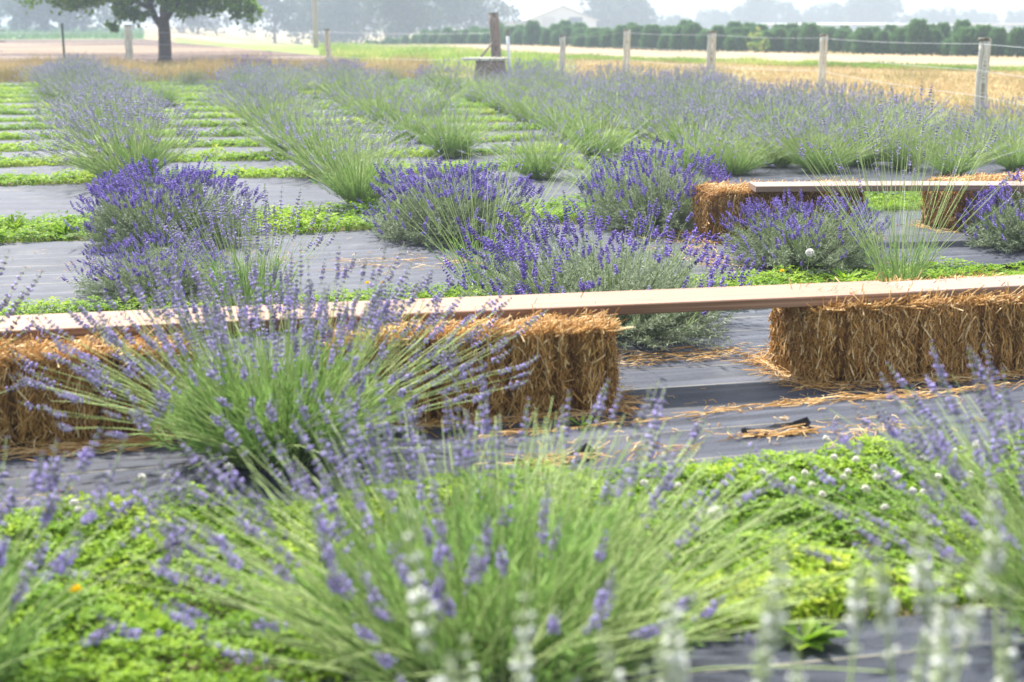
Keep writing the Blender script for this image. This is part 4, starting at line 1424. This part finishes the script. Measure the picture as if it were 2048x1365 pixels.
# ------------------------------------------------------------------ white shed
SD = 250.0
kx = SD / FPX
xl, xr = (1056 - 1024) * kx, (1189 - 1024) * kx
gz = -2.0
eave = CAM_H + (45 - 40) * kx
ridge = CAM_H + (45 - 14) * kx
Lsh = 26.0
shed = thing('shed', 'white metal farm shed with a gabled front beyond the evergreens', 'shed', ((xl + xr) / 2, SD, gz), rad(6))
hw = (xr - xl) / 2
ez, rz_ = eave - gz, ridge - gz
g = G()
f0 = [(-hw, 0, 0), (hw, 0, 0), (hw, 0, ez), (0, 0, rz_), (-hw, 0, ez)]
b0 = [(a, Lsh, c) for a, _, c in f0]
g.add(np.array(f0 + b0), [[0, 1, 6, 5], [1, 2, 7, 6], [4, 0, 5, 9]]); g.f.append(np.array([[0, 1, 2, 3, 4]])); g.f.append(np.array([[9, 8, 7, 6, 5]]))
link('wall', g.mesh('wall'), M['shed_wall'], shed)
g = G()
for sgn in (-1, 1):
    o_ = .35
    sl = (rz_ - ez) / hw
    a = np.array([(0, -o_, rz_ + .06), (sgn * (hw + .4), -o_, ez - .4 * sl + .06), (sgn * (hw + .4), Lsh + o_, ez - .4 * sl + .06), (0, Lsh + o_, rz_ + .06)])
    a2 = a + [0, 0, .12]
    g.add(np.concatenate([a, a2]), [[0, 1, 2, 3], [7, 6, 5, 4], [0, 4, 5, 1], [1, 5, 6, 2], [2, 6, 7, 3], [3, 7, 4, 0]])
ro = link('roof', g.mesh('roof'), M['shed_roof'], shed)
g = G(); box(g, (-hw + (1095 - 1056) * kx, -.03, 2.4), (26 * kx, .06, 4.8 * .82)); d1 = link('door', g.mesh('door'), M['shed_door'], shed)
g = G(); box(g, (-hw + (1149 - 1056) * kx, -.03, 2.4), (25 * kx, .06, 4.8 * .82)); d2_ = link('door', g.mesh('door'), M['shed_open'], shed); d2_['label'] = 'slate blue door'
for nm, xc, par in (('door_frame', -hw + (1095 - 1056) * kx, d1), ('door_frame', -hw + (1149 - 1056) * kx, d2_)):
    g = G(); ww = 13.6 * kx
    for sx_ in (-1, 1): box(g, (xc + sx_ * ww, -.05, 2.2), (.16, .1, 4.4))
    box(g, (xc, -.05, 4.48), (ww * 2 + .16, .1, .16))
    link(nm, g.mesh(nm), M['shed_wall'], par)
# low annex roof on the left side of the shed
annex = thing('shed_annex', 'long low pale annex joining the left side of the white shed', 'annex', ((xl + xr) / 2 - hw - 3.0, SD + 2.0, gz), rad(6))
g = G(); box(g, (0, 7, (ez - .3) / 2), (5.8, 14, ez - .3)); link('wall', g.mesh('wall'), M['shed_wall'], annex)
g = G(); box(g, (0, 7, ez - .22), (6.0, 14.6, .14)); link('roof', g.mesh('roof'), M['shed_roof'], annex)

# ------------------------------------------------------------------ pivot irrigation line
PD = 150.0
kp = PD / FPX
t0x, t1x = (1487 - 1024) * kp, (2300 - 1024) * kp
piv = thing('irrigation_pivot', 'pale overhead irrigation pipe on trusses above the evergreens on the right', 'irrigation pivot', (t0x, PD, -2.0))
Lp = t1x - t0x
zp = 2.0 + CAM_H - (48 - 45) * kp
g = G(); cyl(g, (0, 0, zp), (Lp, 0, zp), .09, .09, 8, 2); link('pipe', g.mesh('pipe', True), M['steel'], piv)
nsp = 18
xs = np.linspace(0, Lp, nsp + 1)
g = G()
zb = zp - 13 * kp
prof = [zp - 13 * kp * math.sin(PI * ((k % 9) / 9)) if k % 9 else zp for k in range(nsp + 1)]
pt = np.array([[x, .0, z] for x, z in zip(xs, prof)])
tubes(g, pt[None], .03, 5, [.5])
for k in range(nsp + 1):
    if k % 9:
        cyl(g, (xs[k], 0, zp), (xs[k] - .35, 0, prof[k]), .035, .035, 5, 2)
        cyl(g, (xs[k] + .5, 0, zp), (xs[k], 0, prof[k]), .02, .02, 5, 2)
link('truss', g.mesh('truss', True), M['steel'], piv)
for k in (0, 9, 18):
    g = G()
    cyl(g, (xs[k], 0, zp), (xs[k] - .3, -1.4, .3), .05, .05, 6, 2); cyl(g, (xs[k], 0, zp), (xs[k] - .3, 1.4, .3), .05, .05, 6, 2); cyl(g, (xs[k] - .3, -1.5, .45), (xs[k] - .3, 1.5, .45), .05, .05, 6, 2)
    tw_ = link('tower', g.mesh('tower', True), M['steel'], piv)


# ------------------------------------------------------------------ birds
def bird(x, y, dist, label, sp_, rz, flap=.3):
    X = (x - 1024) / FPX * dist
    Z = CAM_H - (y - 45) * dist / FPX
    g = G()
    # body spindle, head, forked tail and swept wings
    n = 9
    xs = np.linspace(-.5, .5, n)
    rads = np.interp(xs, [-.5, -.2, .1, .3, .42, .5], [.015, .10, .13, .09, .07, .01]) * .55
    tubes(g, np.stack([xs, 0 * xs, .02 * xs], 1)[None], rads[None], 8, [.5])
    for s in (-1, 1):
        g.add(np.array([[.18, .04 * s, .04], [.02, .55 * s, .04 + flap * .55], [-.25, 1.0 * s, flap * .8], [-.12, .5 * s, flap * .5], [-.15, .04 * s, .03],
                        [.17, .04 * s, .02], [.01, .55 * s, .02 + flap * .55], [-.25, 1.0 * s, flap * .8 - .01], [-.13, .5 * s, flap * .5 - .02], [-.16, .04 * s, .01]]),
              [[0, 1, 3, 4], [5, 9, 8, 6], [0, 5, 6, 1], [4, 3, 8, 9]])
        m = g.n - 10
        g.f.append(np.array([[1, 2, 3], [6, 8, 7], [1, 6, 7], [1, 7, 2], [3, 2, 7], [3, 7, 8]]) + m)
        g.add(np.array([[-.4, .01 * s, .01], [-.78, .16 * s, .02], [-.55, .01 * s, .01], [-.4, .01 * s, -.01], [-.78, .16 * s, .01], [-.55, .01 * s, -.005]]), [[0, 1, 2], [3, 5, 4]])
    o = link('bird', g.mesh('bird', True), M['bird'])
    o.location = (X, dist, Z); o.scale = (sp_,) * 3; o.rotation_euler = (.2, .15, rz)
    return tag(o, label, 'bird', 'small dark birds')


bird(28, 60, 40, 'dark bird over the crop field at the left edge, topmost of three', .17, .3)
bird(26, 81, 38, 'dark bird over the ploughed soil at the left edge, middle of three', .18, 3.0, -.1)
bird(22, 99, 38, 'dark bird low over the ploughed soil at the left edge, lowest of three', .13, .2, .1)
bird(2006, 59, 40, 'dark bird on the right just above the evergreens beyond the nearest post', .15, 1.0, .6)

# ------------------------------------------------------------------ air
hz = NT('pale_air')
hz.t.nodes.remove(hz.b)
pv = hz.n('ShaderNodeVolumePrincipled')
pv.inputs['Color'].default_value = (.42, .49, .585, 1)
pv.inputs['Density'].default_value = .0024
pv.inputs['Anisotropy'].default_value = .35
hz.l(pv.outputs[0], hz.out.inputs['Volume'])
g = G(); box(g, (0, 400, 7.0), (1800, 900, 20.0))
tag(link('haze', g.mesh('haze'), hz.m), 'thin pale summer haze over the fields', 'haze', kind='stuff')

# ------------------------------------------------------------------ light
SUN_EL, SUN_AZ = rad(58), rad(-26)       # azimuth from +Y (away from the camera), negative to the left
wd = bpy.data.worlds.new('World')
sc.world = wd
wd.use_nodes = True
nt = wd.node_tree
sky = nt.nodes.new('ShaderNodeTexSky')
sky.sky_type = 'NISHITA'
sky.sun_disc = False
sky.sun_elevation = SUN_EL
sky.sun_rotation = SUN_AZ
sky.dust_density = 1.5
sky.air_density = 1.0
sky.ozone_density = 1.0
bg = nt.nodes['Background']
hsv = nt.nodes.new('ShaderNodeHueSaturation')
hsv.inputs['Saturation'].default_value = .45
nt.links.new(sky.outputs[0], hsv.inputs['Color'])
nt.links.new(hsv.outputs[0], bg.inputs[0])
bg.inputs[1].default_value = .13
sl_ = bpy.data.lights.new('sun', 'SUN')
sl_.energy = 3.6
sl_.angle = rad(2.5)
sl_.color = (1, .965, .92)
so = bpy.data.objects.new('sun', sl_)
COL.objects.link(so)
dv = Vector((math.sin(SUN_AZ) * math.cos(SUN_EL), math.cos(SUN_AZ) * math.cos(SUN_EL), math.sin(SUN_EL)))
so.rotation_euler = dv.to_track_quat('Z', 'Y').to_euler()
so.location = (0, 0, 30)

sc.view_settings.view_transform = 'Standard'
sc.view_settings.look = 'None'
sc.view_settings.exposure = 1.7
sc.view_settings.gamma = 1
cy = sc.cycles
cy.max_bounces = 8
cy.diffuse_bounces = 4
cy.transmission_bounces = 4
cy.volume_bounces = 1
cy.use_denoising = True
